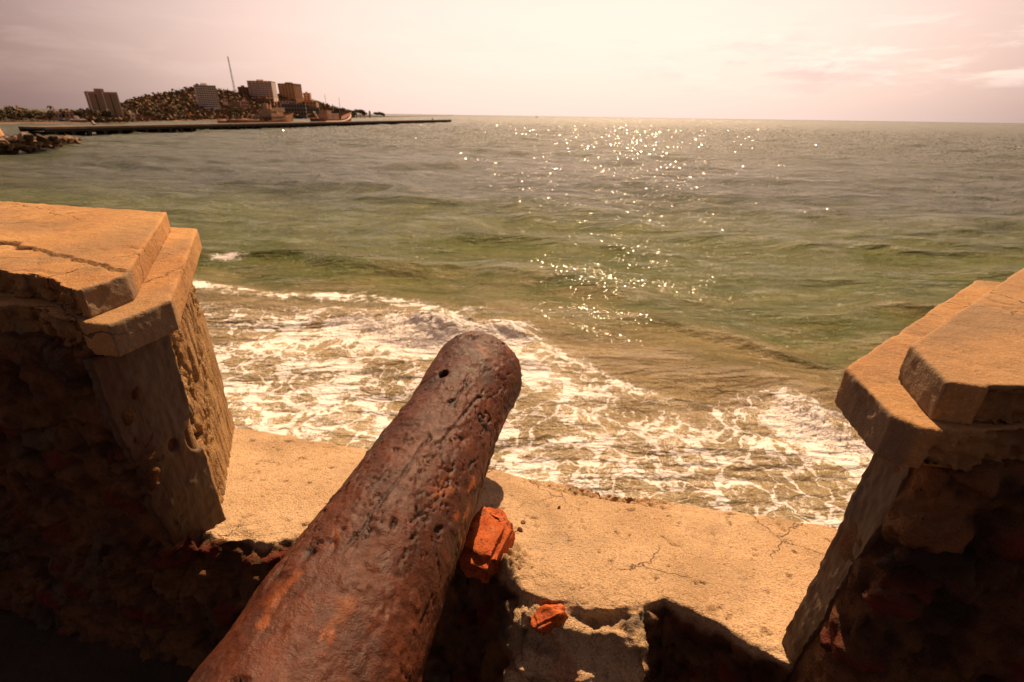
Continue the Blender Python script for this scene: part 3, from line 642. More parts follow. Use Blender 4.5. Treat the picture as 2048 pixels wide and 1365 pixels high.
# ------------------------------------------------------------------ the cannon
A0 = Vector((-.121, 1.652, CAMH-.896)); A1 = Vector((-.345, .4985, CAMH-.9116))
ax = (A1-A0).normalized()
def build_cannon():
    t_dense = np.concatenate([np.arange(0, 1.5, .0045), np.arange(1.5, 2.58, .012)])
    NT_ = 250; X1 = ax.cross(Vector((0, 0, 1))).normalized(); X2 = X1.cross(ax).normalized()
    tk = [0, .018, .05, .095, .15, .22, .30, .45, .80, 1.25, 1.30, 1.34, 2.1, 2.16, 2.20, 2.21, 2.30, 2.35]
    rk = [.141, .149, .152, .151, .1475, .1415, .140, .144, .156, .172, .175, .175, .20, .205, .20, .19, .12, .04]
    tk = [v*1.1 for v in tk]; rk = [v*(1.115-.055*min(1, t_)) for v, t_ in zip(rk, tk)]
    th = np.linspace(0, 2*math.pi, NT_, endpoint=False)
    TT, TH = np.meshgrid(t_dense, th, indexing='ij')
    # smooth radius
    rr = np.interp(t_dense, tk, rk); ker = np.ones(9)/9; rs = np.convolve(np.pad(rr, 4, 'edge'), ker, 'valid'); RR = rs[:, None]+0*TH
    dirv = np.cos(TH)[..., None]*np.array(X1)+np.sin(TH)[..., None]*np.array(X2)
    P0 = np.array(A0)+TT[..., None]*np.array(ax)+dirv*RR[..., None]
    Q = P0.reshape(-1, 3); t = TT.ravel(); thr = TH.ravel()
    cyl = np.stack([np.cos(thr)*.15, np.sin(thr)*.15, t], 1)      # so patterns follow the barrel
    lon = cyl*np.array([1, 1, .30])
    big = .007*fbm(cyl*5, 3)
    n1 = fbm(cyl*14+fbm(cyl*6, 2)[:, None]*.4, 4, .55)
    plates = np.round((fbm(cyl*np.array([9, 9, 5])+3, 4, .55)+1)*3.2)/3.2         # flaking layers, stepped
    n2 = fbm(cyl*40, 4, .6)
    cr = np.abs(perlin(lon*17+fbm(cyl*13, 3)[:, None]*.5)); cr2 = np.abs(perlin(cyl*15+fbm(cyl*20, 3)[:, None]*.5+30))
    lon2 = cyl*np.array([1, 1, .12]); cr3 = np.abs(perlin(lon2*8+fbm(cyl*10, 3)[:, None]*.35+50)); cr4 = np.abs(perlin(cyl*np.array([1, 1, .16])*13+fbm(cyl*16, 3)[:, None]*.3+70)); cr3 = np.minimum(cr3, cr4*1.6+.004+.1*(perlin(cyl*3+60) < .05)); crack = np.maximum(ss(.030, .004, cr)*.8, ss(.042, .006, cr3)*ss(-.1, .12, perlin(cyl*2.2+31)))*ss(-.05, .25, perlin(cyl*4+3))
    crack2 = ss(.035, .006, cr2)*ss(.25, .45, perlin(cyl*5+13))
    crk = np.clip(crack+crack2, 0, 1)
    pit = ss(.6, .9, fbm(cyl*26+11, 4, .6))
    flk = ss(.15, .22, fbm(cyl*np.array([11, 11, 6])+8, 4, .6))+ss(.42, .47, fbm(cyl*np.array([15, 15, 9])+18, 4, .6))
    dsp = .6*big+.0016*n1+.0005*plates+.0024*flk+.0011*n2-.0090*crk-.0015*pit
    # touch hole-like cavity close to the muzzle
    Pd = Q+dirv.reshape(-1, 3)*dsp[:, None]
    # find where the view line meets the barrel
    ro = np.array([0, 0, CAMH]); rd = np.array(px_ray(886, 749)); rd /= np.linalg.norm(rd)
    rel = Pd-ro; dl = rel@rd; off = rel-dl[:, None]*rd; near = np.linalg.norm(off, axis=1); front = (dirv.reshape(-1, 3)@rd) < 0
    k = np.argmin(np.where(front, near, 9)); hc = Pd[k]; e = Pd-hc
    eax = e@np.array(ax); es = np.linalg.norm(e-eax[:, None]*np.array(ax), axis=1)
    hd = np.sqrt((eax/.023)**2+(es/.016)**2)+.25*fbm(cyl*40, 2)
    hole = ss(1.15, .75, hd)
    dsp = dsp-hole*.075
    Pd = Q+dirv.reshape(-1, 3)*dsp[:, None]
    P = Pd.reshape(P0.shape)
    # muzzle face and bore, closed breech
    rings = []
    for (r, tt) in ((.052, .22), (.055, .02), (.058, .004), (.075, -.002), (.105, -.002), (.120, .0)):
        c = np.array(A0)+np.array(ax)*tt; j = .002*fbm(dirv[0]*3+r*9, 3)
        rings.append(c+dirv[0]*(r+j)[:, None])
    rings.insert(0, np.array(A0)+np.array(ax)*.225+dirv[0]*.001)
    P = np.concatenate([np.array(rings), P, (np.array(A0)+np.array(ax)*2.587+dirv[0]*.001)[None]])
    me = grid_mesh(P, 'cannon', wrap=True); k0 = len(rings)*NT_; tot = P.shape[0]*P.shape[1]
    bm = bmesh.new(); bm.from_mesh(me); bmesh.ops.recalc_face_normals(bm, faces=bm.faces); bm.to_mesh(me); bm.free(); smooth(me)
    def pad(v): o = np.zeros(tot); o[k0:k0+len(v)] = v; return o
    org = ss(.30, .75, fbm(cyl*np.array([16, 16, 7])+21, 4, .7))*ss(-.1, .5, fbm(cyl*3.1+2, 2))*.55
    sc_ = ss(.30, .55, fbm(cyl*9+41, 4, .6))*np.where(t < .5, .9, .5)*.8
    setattr_(me, 'orange', pad(np.clip(org*(1-crk), 0, 1))); setattr_(me, 'scale', pad(np.clip(sc_, 0, 1))); setattr_(me, 'crack', pad(np.clip(crk*.9+hole+pit*.25, 0, 1)))  # shade inside the cavity is painted dark together with the cracks
    return me
cannon = thing('cannon', 'old rust brown iron cannon barrel lying across the sill and pointing out to sea', 'cannon', tuple(A0))
link('barrel', build_cannon(), M_rust, cannon)
me = bpy.data.meshes.new('k'); bm = bmesh.new(); bmesh.ops.create_icosphere(bm, subdivisions=4, radius=.075)
bmesh.ops.translate(bm, verts=bm.verts, vec=A0+ax*2.64); bm.to_mesh(me); bm.free(); smooth(me); link('cascabel', me, M_rust, cannon)

# bricks and loose stones
Rb = Matrix.Rotation(math.radians(14), 3, 'X') @ Matrix.Rotation(math.radians(-22), 3, 'Z')
bp = at(975, 1062, z=CAMH-1.06)
b_ = lump(bp+Vector((0, 0, -.05)), (.118, .19, .11), Matrix.Rotation(math.radians(-20), 3, 'Z') @ Matrix.Rotation(math.radians(7), 3, 'X'), 3, M_brick, name='brick', amp=.11)
tag(b_, 'bright orange red brick lump wedged under the right side of the cannon', 'brick')
b_ = lump(at(1098, 1236, z=CAMH-1.145), (.085, .05, .05), Matrix.Rotation(math.radians(16), 3, 'Z') @ Matrix.Rotation(math.radians(-18), 3, 'Y'), 8, M_brick, parapet, name='brick_fragment', amp=.16, label='small jagged red brick fragment half lit in the wall edge')
M_stone = mat_cement('loose_stone', (.36, .24, .14), (.24, .15, .08), (.1, .05, .03))
for (px, py, s, lab) in ((1047, 1046, .012, 'small grey pebble on the sill right of the orange brick'), (1040, 1062, .016, 'dark flake of rust beside the grey pebble'), (1118, 1016, .010, 'tiny dark chip lying on the sill beyond the brick')):
    d = px_ray(px, py); k = 1.0
    kk = -(1.10-SL*.80)/(d.z+SL*(d.x*WN[0]+d.y*WN[1])); p = Vector((0, 0, CAMH))+d*kk
    o = lump(p+Vector((0, 0, s*.2)), (s, s*1.3, s*.8), Matrix.Rotation(px, 3, 'Z'), px, M_rust if 'rust' in lab or 'dark' in lab else M_stone, name='pebble' if 'rust' not in lab else 'rust_flake', box=False, amp=.25)
    tag(o, lab, 'pebble' if 'rust' not in lab else 'rust flake')
# ------------------------------------------------------------------ the far shore
SH_X = [-140, 0, 100, 200, 300, 400, 450, 560, 700, 760, 830, 880, 905]
SH_Y = [249, 248.2, 247.5, 246.6, 243.8, 241.6, 240.6, 238.6, 236.2, 235.2, 233.6, 232.4, 231.9]
RG_X = [-140, 0, 60, 100, 200, 250, 290, 350, 380, 410, 440, 475, 520, 570, 620, 660, 700, 730, 770, 830, 880, 905]
RG_Y = [234, 234, 234, 235, 226, 213, 201, 193, 184, 179, 186, 190, 192, 198, 206, 219, 228, 230.5, 233, 232.6, 231.6, 231.2]
DP_X = [-140, 200, 300, 420, 560, 660, 720, 905]; DP_F = [1.16, 1.22, 1.45, 1.5, 1.35, 1.22, 1.08, 1.02]
def shore(px): return at(px, float(np.interp(px, SH_X, SH_Y)), z=0.0)
def ridge(px): return at(px, float(np.interp(px, RG_X, RG_Y)), y=shore(px).y*float(np.interp(px, DP_X, DP_F)))
def hill_pt(px, f):
    a, b = shore(px), ridge(px); b.z = max(b.z, .6)
    if f <= 1:
        z = b.z*(f**1.25 if f > 0 else f*3); z = max(z, .55*min(1, f*12)) if f > 0 else z
        return Vector((a.x+(b.x-a.x)*f, a.y+(b.y-a.y)*f, z))
    g = f-1; return Vector((a.x+(b.x-a.x)*f, a.y+(b.y-a.y)*f, b.z*(1-min(1, g*1.1)**1.5)-g*1.0))
def build_hill():
    pxs = np.linspace(-140, 905, 420); fs = np.concatenate([np.linspace(-.05, 1, 60), np.linspace(1.02, 2.0, 18)])
    P = np.array([[tuple(hill_pt(float(p), float(f))) for p in pxs] for f in fs]); q = P.reshape(-1, 3)
    F = np.repeat(fs, len(pxs)); am = np.clip(q[:, 2]*.10, 0, 2.2)*(F > .05)
    q[:, 2] += am*fbm(q*.03, 4)
    me = grid_mesh(q.reshape(P.shape), 'hill')
    if me.polygons[0].normal.z < 0: me.flip_normals()
    setattr_(me, 'sand', ss(.13, .04, F+.03*fbm(q*.02, 3)))
    m, N = new_mat('dry_hillside'); n = N.noise(N.co, .06, 6, .65, .5); n2 = N.noise(N.co, .4, 4)
    col = N.mix(N.mr(n, .40, .52), (.085, .036, .018), (.038, .028, .012)); col = N.mix(N.mr(n2, .5, .65, 0, .6), col, (.030, .028, .011))
    col = N.mix(N.attr('sand'), col, (.20, .105, .065)); set_b(N, color=col, rough=1.0, normal=N.bump(n2, .8, 1.0))
    tag(link('hill', me, m), kind='structure')
build_hill()

# trees: three crowns shared by all copies
LEAFM = [simple('foliage_a', (.16, .125, .055), .9, .25, .6), simple('foliage_b', (.20, .135, .065), .9, .4, .6), simple('foliage_c', (.15, .115, .055), .9, .4, .6)]
M_bark = simple('bark', (.13, .085, .05), .95)
def leaves(n, rad, sz, seed):
    r = np.random.default_rng(seed); V, F = [], []
    cl = [(r.normal(0, .45, 3)*rad*np.array([1, 1, .55]), r.uniform(.35, .62)) for _ in range(9)]
    for k in range(n):
        c, s = cl[k % 9]; v = r.normal(size=3); v /= np.linalg.norm(v); p = c+v*s*rad.mean()*r.uniform(.6, 1.0)
        a = r.normal(size=3); a /= np.linalg.norm(a); b = np.cross(a, r.normal(size=3)); b /= np.linalg.norm(b); q = sz*r.uniform(.6, 1.4); i = len(V)
        V += [p-a*q, p+b*q*.6, p+a*q, p-b*q*.6]; F.append((i, i+1, i+2, i+3))
    return V, F
def cyl_mesh(p0, p1, r0, r1, k=7):
    p0, p1 = np.array(p0, float), np.array(p1, float); d = p1-p0; d /= np.linalg.norm(d)
    a = np.cross(d, (0, 0, 1) if abs(d[2]) < .9 else (1, 0, 0)); a /= np.linalg.norm(a); b = np.cross(d, a); V = []; F = []
    for p, r in ((p0, r0), (p1, r1)):
        for i in range(k): t = 2*math.pi*i/k; V.append(p+(a*math.cos(t)+b*math.sin(t))*r)
    for i in range(k): F.append((i, (i+1) % k, k+(i+1) % k, k+i))
    F.append(tuple(range(k))[::-1]); F.append(tuple(range(k, 2*k))); return V, F
def join_parts(parts):
    V, F = [], []
    for v, f in parts: b = len(V); V += list(v); F += [tuple(b+i for i in q) for q in f]
    return V, F
TREES = []
for k in range(4):
    h = [4.6, 3.8, 5.4, 3.2][k]
    V, F = leaves(420, np.array([2.0, 2.0, 1.5]), .42, 40+k); V = [v+np.array([0, 0, h*.66]) for v in V]
    cm_ = mesh_from(V, F, 'crown'); cm_.materials.append(LEAFM[k % 3])
    tp = [cyl_mesh((0, 0, -.6), (.1, 0, h*.5), .20, .12)]+[cyl_mesh((.1, 0, h*.4), (math.cos(t)*1.1, math.sin(t)*1.1, h*.72), .1, .04, 5) for t in (0, 2.1, 4.2)]
    tm = mesh_from(*join_parts(tp), 'trunk'); tm.materials.append(M_bark); TREES.append((cm_, tm))
def plant_tree(name, meshes, loc, s, rz, label, cat, group):
    e = thing(name, label, cat, tuple(loc), group); e.scale = (s, s, s); e.rotation_euler = (0, 0, rz)
    for nm, me in zip(('crown', 'trunk'), meshes):
        o = bpy.data.objects.new(nm, me); COL.objects.link(o); o.parent = e
    return e
r_ = np.random.default_rng(5); cnt = 0
while cnt < 290:
    px = r_.uniform(190, 712); f = r_.uniform(.05, 1.02)
    if r_.random() > (1.1-f*.55): continue
    p = hill_pt(px, f)
    low = f < .28
    plant_tree('hillside_tree', TREES[int(r_.integers(4))], p, (1.15 if low else .85)*r_.uniform(.6, 1.35)*(p.y/420)**.5, r_.uniform(0, 6),
               'small olive green bushy tree on the slope of the far headland' if not low else 'leafy tree in the belt along the far beach below the headland', 'tree', 'trees on the headland slope' if not low else 'trees along the far beach')
    cnt += 1
for px, s in ((712, 1.0), (719, 1.25), (727, .95), (751, .8), (760, .9), (766, .7)):
    p = shore(px); p.y += 6; p.z = .5
    plant_tree('shore_tree', TREES[int(s*10) % 4], p, 2.4*s*(p.y/900), px, 'dark tree on the low spit at the right end of the headland', 'tree', 'trees on the low spit')
for i in range(46):
    px = -20+i*4.9+r_.uniform(-3, 3); f = r_.uniform(.15, .9); p = hill_pt(px, f)
    plant_tree('grove_tree', TREES[i % 4], p, r_.uniform(.8, 1.2)*1.02, r_.uniform(0, 6), 'dark leafy tree in the grove behind the beach at far left', 'tree', 'grove behind the far left beach')
# scrub covering the slope: nobody could count it
def scrub():
    r = np.random.default_rng(9); V, F = [], []
    for k in range(8000):
        px = r.uniform(185, 700); f = r.uniform(.05, 1.04); p = np.array(hill_pt(px, f)); sc = (p[1]/420)**.6*r.uniform(.8, 1.9)
        for q in range(7):
            c = p+r.normal(0, 1, 3)*np.array([1.6, 1.6, .5])*sc+np.array([0, 0, .9*sc]); a = r.normal(size=3); a /= np.linalg.norm(a); b = np.cross(a, r.normal(size=3)); b /= np.linalg.norm(b); w_ = .95*sc; i = len(V)
            V += [c-a*w_, c+b*w_*.6, c+a*w_, c-b*w_*.6]; F.append((i, i+1, i+2, i+3))
    m, N = new_mat('scrub_leaves'); n = N.noise(N.co, .035, 5, .65)
    set_b(N, color=N.mix(N.mr(n, .42, .58), (.20, .108, .060), (.135, .100, .050)), rough=.95)
    tag(link('scrub', mesh_from(V, F), m), 'brown green scrub covering the headland slope', 'scrub', kind='stuff')
scrub()
# palms
def palm_mesh(h, seed):
    r = np.random.default_rng(seed); parts = []; x = 0
    for k in range(6):
        x2 = x+r.uniform(0, .16)*h*.12; parts.append(cyl_mesh((x, 0, h*k/6), (x2, 0, h*(k+1)/6), .17-.012*k, .158-.012*k, 6)); x = x2
    tm = mesh_from(*join_parts(parts), 'trunk'); tm.materials.append(M_bark); V, F = [], []
    for k in range(15):
        az = k*2.4+r.uniform(-.2, .2); up_ = r.uniform(-.15, .95); L = r.uniform(2.0, 2.7); pr = None
        d = np.array([math.cos(az), math.sin(az), 0]); sd = np.array([-d[1], d[0], 0])
        for j in range(9):
            t = j/8; p = np.array([x, 0, h])+d*L*t*(1-.1*t)+np.array([0, 0, L*(up_*t-.95*t*t)]); w_ = .38*math.sin(math.pi*min(1, t*.92+.08))+.03
            i = len(V); V += [p-sd*w_-np.array([0, 0, w_*.5]), p, p+sd*w_-np.array([0, 0, w_*.5])]
            if j and True: F += [(i-3, i-2, i+1, i), (i-2, i-1, i+2, i+1)]
    cm_ = mesh_from(V, F, 'crown'); cm_.materials.append(LEAFM[2]); return cm_, tm
PALMS = [palm_mesh(7.5, 1), palm_mesh(6.2, 2), palm_mesh(9.0, 3)]
for px, py, k, s in ((28, 213, 2, 1.0), (12, 218, 0, 1.0), (46, 219, 1, 1.05), (62, 221, 0, .95), (76, 220, 1, 1), (90, 223, 1, .95), (133, 221, 1, 1.0), (165, 220, 0, .95), (2, 219, 0, 1)):
    p = hill_pt(px, .3); top = at(px, py, y=p.y).z; hh = [7.5, 6.2, 9.0][k]; sc = max(.5, (top-p.z+.6)/(hh+.9))
    plant_tree('palm_tree', PALMS[k], p, sc, px, 'bushy coconut palm among the dark grove at the far left shore' if px != 28 else 'tallest palm of the grove at the far left edge of the shore', 'palm tree', 'palms of the far left shore')
p = hill_pt(108, .3); top = at(107, 212, y=p.y).z
plant_tree('palm_tree', PALMS[2], p, (top-p.z+.6)/9.9, 1, 'lone tall palm rising over the houses left of the balconied tower', 'palm tree', 'palms of the far left shore')

# buildings
M_win = simple('window_dark', (.045, .03, .03), .35, .1)
def colm(name, c): return simple(name, c, .9, .12, .25)
def boxv(x0, x1, y0, y1, z0, z1):
    V = [(x, y, z) for z in (z0, z1) for y in (y0, y1) for x in (x0, x1)]
    return [np.array(v, float) for v in V], [(0, 2, 3, 1), (4, 5, 7, 6), (0, 1, 5, 4), (1, 3, 7, 5), (3, 2, 6, 7), (2, 0, 4, 6)]
def child(name, me, parent, mat=None, loc=(0, 0, 0), rz=0):
    o = bpy.data.objects.new(name, me); COL.objects.link(o); o.parent = parent; o.location = loc; o.rotation_euler = (0, 0, rz)
    if mat and not me.materials: me.materials.append(mat)
    return o
def building(label, pl, pr_, pyb, pyt, y, depth, floors, cols, wall, turn=0.0, roofcol=None, balcony=None, fill=.55, name='apartment_building', cat='building', parapet_=True, wfill=.6, extra=None):
    pc = (pl+pr_)/2; base = at(pc, pyb, y=y); topz = at(pc, pyt, y=y).z; h = topz-base.z
    a, b = px_ray(pl, (pyb+pyt)/2).normalized(), px_ray(pr_, (pyb+pyt)/2).normalized()
    dist = (base-Vector((0, 0, CAMH))).length; w = dist*a.angle(b)
    az = math.atan2(base.x, base.y)
    e = thing(name, label, cat, tuple(base)); e.rotation_euler = (0, 0, -az+turn)
    below = 6.0
    V, F = boxv(-w/2, w/2, 0, depth, -below, h)
    child('wall', mesh_from(V, F), e, wall)
    V, F = join_parts([boxv(-w/2-.2, w/2+.2, -.2, depth+.2, h+.004, h+.45), boxv(-w*.18, w*.12, depth*.3, depth*.7, h+.454, h+2.2)])
    child('roof', mesh_from(V, F), e, roofcol or wall)
    if floors:
        fh = h/floors; ww = w/cols*wfill; wh = fh*fill
        wm = mesh_from(*boxv(-ww/2, ww/2, -.05, .12, -wh/2, wh/2), 'window'); wm.materials.append(M_win)
        nd = max(1, int(depth/ (w/cols)))
        for i in range(floors):
            for j in range(cols): child('window', wm, e, loc=(-w/2+w/cols*(j+.5), 0, fh*(i+.55)))
            for sx in ((1,) if nd*floors+cols*floors <= 100 else ()):
                for j in range(nd): child('window', wm, e, loc=(sx*w/2, depth/nd*(j+.5), fh*(i+.55)), rz=math.pi/2)
        if balcony:
            bw = w/balcony[0]*.86; bmesh_ = mesh_from(*join_parts([boxv(-bw/2, bw/2, -1.5, -.06, -.12, .1), boxv(-bw/2, bw/2, -1.55, -1.44, .104, .95)]), 'balcony'); bmesh_.materials.append(balcony[1])
            for i in range(floors):
                for j in range(balcony[0]): child('balcony', bmesh_, e, loc=(-w/2+w/balcony[0]*(j+.5), 0, fh*i+.1))
    if extra: extra(e, w, h, depth)
    return e
C_cream, C_pink, C_ochre, C_brown, C_gray, C_white = colm('cream_wall', (.80, .64, .58)), colm('pink_wall', (.66, .42, .36)), colm('ochre_wall', (.60, .33, .16)), colm('brown_wall', (.34, .22, .16)), colm('grey_wall', (.22, .18, .16)), colm('white_wall', (.75, .62, .55))
C_brick = colm('brick_wall', (.34, .15, .09))
def fins(n, mat):
    def f(e, w, h, d):
        fm = mesh_from(*boxv(-.25, .25, -1.7, -.06, -3, h+.6), 'pier'); fm.materials.append(mat)
        for i in range(n+1): child('wall_fin', fm, e, loc=(-w/2+w*i/n, 0, 0))
    return f
building('dark brown curved high-rise with stacked balconies, leftmost tower on the far shore', 191, 249, 240, 186, shore(215).y*1.06, 12, 12, 4, C_brown, .12, balcony=(4, colm('balcony_brown', (.40, .26, .18))), extra=fins(2, C_cream))
building('pale grid-fronted office slab standing alone below the hilltop', 400, 441, 216, 172, shore(420).y*1.12, 14, 10, 9, C_cream, .10, wfill=.7, extra=lambda e, w, h, d: child('base_storey', mesh_from(*boxv(-w*.5-.4, w*.5+.4, -.8, d, -6, -1.0)), e, C_gray))
building('low brown block left of the large white hilltop tower', 481, 502, 196, 175, shore(500).y*1.36, 14, 5, 3, C_brick, .1)
building('largest pale hilltop tower with many balconies', 500, 549, 196, 163, shore(520).y*1.30, 18, 8, 6, C_cream, -.30, balcony=(6, colm('balcony_pale', (.82, .68, .6))), extra=fins(6, C_pink))
building('ochre hilltop tower with a grey roof right of the large pale one', 557, 594, 197, 168, shore(575).y*1.28, 20, 8, 5, C_ochre, -.55, roofcol=C_gray, wfill=.35)
building('small pink tower on the right shoulder of the hill', 608, 622, 204, 187, shore(615).y*1.20, 9, 4, 2, C_pink, -.2)
building('slim white block between the ochre and the pink tower', 597, 606, 200, 187, shore(600).y*1.27, 7, 3, 2, C_white, -.1)
building('stepped peach coloured house below the small pink tower', 613, 634, 217, 204, shore(622).y*1.14, 12, 2, 3, C_ochre, -.3, wfill=.4)
building('wide dark warehouse with rows of windows at the foot of the hill', 566, 614, 232, 209, shore(590).y*1.03, 16, 3, 8, C_gray, -.05, wfill=.65)
building('grey annex right of the dark warehouse', 616, 640, 233, 216, shore(628).y*1.04, 12, 2, 4, C_gray, -.05)
building('brown terraced block with rows of windows above the beach', 463, 482, 218, 205, shore(470).y*1.12, 10, 4, 5, C_brown, .0, wfill=.7)
building('pink house right of the brown terraced block', 484, 499, 216, 204, shore(490).y*1.13, 10, 2, 3, C_pink, .1)
building('long brown block under the largest hilltop tower', 512, 548, 207, 197, shore(530).y*1.20, 12, 2, 6, C_brick, -.1)
building('low red roofed house above the warehouse', 560, 590, 208, 203, shore(575).y*1.12, 10, 1, 5, C_white, 0, roofcol=C_brick)
building('small cream cottage on the slope right of the office slab', 446, 456, 206, 199, shore(450).y*1.2, 8, 1, 2, C_cream, 0, roofcol=C_brick)
def house(label, pl, pr_, pyb, pyt, y, wall, roof, depth=9):
    return building(label, pl, pr_, pyb, pyt, y, depth, 1, max(2, int((pr_-pl)/6)), wall, .05, roofcol=roof, name='house', cat='house', wfill=.4)
house('small house with a bright white roof right of the brown high-rise', 256, 271, 236, 229, shore(262).y*1.02, C_white, C_white)
house('tiny white hut beside the white roofed house', 274, 280, 234, 229, shore(277).y*1.05, C_white, C_white, 4)
house('brick red house with an orange roof on the beach', 378, 390, 237, 231, shore(385).y*1.02, C_brick, C_ochre)
house('pink house in the trees left of the brown high-rise', 133, 150, 238, 226, shore(140).y*1.07, C_pink, C_brick)
house('cream house behind the lone tall palm', 104, 126, 238, 228, shore(115).y*1.10, C_cream, C_pink)
house('long low beach pavilion with a pale flat roof', 143, 173, 245, 241, shore(158).y*1.015, C_brown, C_white, 5)
house('low reddish house beside the base of the brown high-rise', 172, 192, 241, 229, shore(182).y*1.10, C_brick, C_brown)
house('orange roofed house behind the far left palms', 38, 50, 238, 220, shore(44).y*1.13, C_pink, C_ochre)
house('white walled beach hut left of the moored ships', 464, 478, 239, 235, shore(470).y*1.02, C_white, C_pink, 5)
house('long tan boathouse on the beach behind the left ship', 486, 524, 239, 233.5, shore(505).y*1.015, C_ochre, C_cream, 8)
# small white lighthouse on the spit
p = shore(738); p.y += 8; e = thing('lighthouse', 'little white light tower on the low spit among dark trees', 'lighthouse', tuple(p))
hL = at(738, 221.5, y=p.y).z-p.z
V, F = join_parts([cyl_mesh((0, 0, -1), (0, 0, hL*.8), 2.4, 1.7, 12), cyl_mesh((0, 0, hL*.8), (0, 0, hL*.84), 2.5, 2.5, 12)]); child('tower', mesh_from(V, F), e, C_white)
V, F = join_parts([cyl_mesh((0, 0, hL*.841), (0, 0, hL*.93), 1.2, 1.2, 10), cyl_mesh((0, 0, hL*.931), (0, 0, hL), 1.5, .1, 10)]); child('lantern', mesh_from(V, F), e, C_brick)
# radio mast
p = at(471, 190, y=shore(470).y*1.30); top = at(458.5, 113, y=p.y); e = thing('radio_mast', 'tall thin red and white lattice mast on the hilltop', 'radio mast', tuple(p)); Hm = top.z-p.z
for k in range(7):
    z0, z1 = Hm*k/7+.01, Hm*(k+1)/7; parts = []; wd = lambda z: 1.05*(1-.55*z/Hm)
    for q in range(3):
        t = q*2.094; t2 = t+2.094; c0 = lambda z, t: (math.cos(t)*wd(z), math.sin(t)*wd(z), z)
        parts.append(cyl_mesh(c0(z0, t), c0(z1, t), .14, .14, 5))
        for j in range(4): za, zb = z0+(z1-z0)*j/4, z0+(z1-z0)*(j+1)/4; parts.append(cyl_mesh(c0(za, t), c0(zb, t2), .08, .08, 4))
    V, F = join_parts(parts); child('lattice_section', mesh_from(V, F), e, C_brick if k % 2 == 0 else C_gray)

# pier on piles
M_deck = simple('pier_concrete', (.155, .10, .065), .9, .3, .3); M_pile = simple('pier_pile', (.035, .024, .018), .95, .3, .6)
Pa, Pb = at(96, 273, z=0), at(903, 245, z=0); pd = Pb-Pa; PL = pd.length; paz = math.atan2(pd.y, pd.x)
pier = thing('pier', 'long low concrete pier on dark piles running out from the rocks', 'pier', tuple(Pa)); pier.rotation_euler = (0, 0, paz)
child('deck', mesh_from(*boxv(0, PL, 0, 9, 1.75, 2.35)), pier, M_deck)
child('edge_beam', mesh_from(*join_parts([boxv(.01, PL-.01, .05, .8, 1.05, 1.746), boxv(.01, PL-.01, 8.2, 8.95, 1.05, 1.746)])), pier, M_pile)
pm = mesh_from(*join_parts([boxv(-.55, .55, .1, .9, -2, 1.046), boxv(-.4, .4, .904, 8.096, .5, 1.04), boxv(-.4, .4, 8.1, 8.9, -2, 1.046)]), 'piling'); pm.materials.append(M_pile)
shade_panel = mesh_from(*boxv(-2.7, 2.7, 3.0, 3.4, -.5, 1.7), 'deck_shade_panel'); shade_panel.materials.append(M_pile)  # dark panels added under the deck for the shade between the piles
npile = 78
for i in range(npile):
    child('piling', pm, pier, loc=(PL*(i+.5)/npile, 0, 0))
for i in range(npile-1):
    if not (i % 7 in (2, 5) or i in (11, 31, 52, 60, 66, 72)): child('deck_shade_panel', shade_panel, pier, loc=(PL*(i+1)/npile, 0, 0))
child('bollard', mesh_from(*join_parts([boxv(PL*.86-.3, PL*.86+.3, 1, 1.6, 2.354, 3.6), boxv(PL*.86-.45, PL*.86+.45, .85, 1.75, 3.604, 3.8)])), pier, M_pile)
# ships moored behind it
def hull_mesh(L, B, D, bow_rise, stern=.7):
    V, F = [], []; n = 22
    for i in range(n):
        t = i/(n-1); x = (t-.5)*L
        bw = B/2*min(1, stern+(1-stern)*t*5)*(1 if t < .68 else max(.02, 1-((t-.68)/.32)**1.8))
        sh = D+bow_rise*max(0, (t-.45)/.55)**2+.25*bow_rise*max(0, (.2-t)/.2)**2; rake = (.06*L if t > .9 else 0)*((t-.9)/.1 if t > .9 else 0)
        for (yy, zz) in ((-bw, sh), (-bw*.9, sh*.35), (-bw*.35, -1.2), (bw*.35, -1.2), (bw*.9, sh*.35), (bw, sh), (bw*.93, sh+.004), (bw*.93, sh-.9), (-bw*.93, sh-.9), (-bw*.93, sh+.004)):
            V.append((x+rake*(max(zz, 0)/sh), yy, zz))
    k = 10
    for i in range(n-1):
        for j in range(k): a, b = i*k+j, i*k+(j+1) % k; F.append((a, b, b+k, a+k))
    F.append(tuple(range(k))); F.append(tuple(range((n-1)*k, n*k))[::-1])
    return mesh_from(V, F, 'hull')
def ship_frame(pl, pr_, pyw, name, label, cat='ship'):
    a, b = at(pl, pyw, z=0), at(pr_, pyw-1.2, z=0); off = Vector((-math.sin(paz), math.cos(paz), 0))*14
    # keep the ship on the far side of the pier, parallel to it
    def onp(px): # point where the view column crosses the line 15 m behind the pier
        d = px_ray(px, pyw); o = Pa+off; k = (o.x*pd.y-o.y*pd.x)/(d.x*pd.y-d.y*pd.x); return Vector((d.x*k, d.y*k, 0))
    A, B_ = onp(pl), onp(pr_); e = thing(name, label, cat, tuple((A+B_)/2)); e.rotation_euler = (0, 0, paz); return e, (B_-A).length
R_hull = simple('rusty_hull', (.34, .15, .05), .85, .5, .35); R_cream = simple('peeling_cream_paint', (.52, .34, .22), .8, .4, .5); R_white = simple('ship_white', (.7, .55, .47), .7, .2, .5); R_dark = simple('ship_dark', (.05, .04, .04), .8); R_wood = simple('ship_red_brown', (.26, .085, .05), .8, .35, .5)
e, L = ship_frame(448, 584, 250, 'derelict_ship', 'rusty derelict workboat with a cream superstructure moored left behind the pier')
child('hull', hull_mesh(L, 9, 2.9, 4.0), e, R_hull)
pp = lambda a, b, y0, y1, z0, z1: boxv((a-.5)*L, (b-.5)*L, y0, y1, z0, z1)
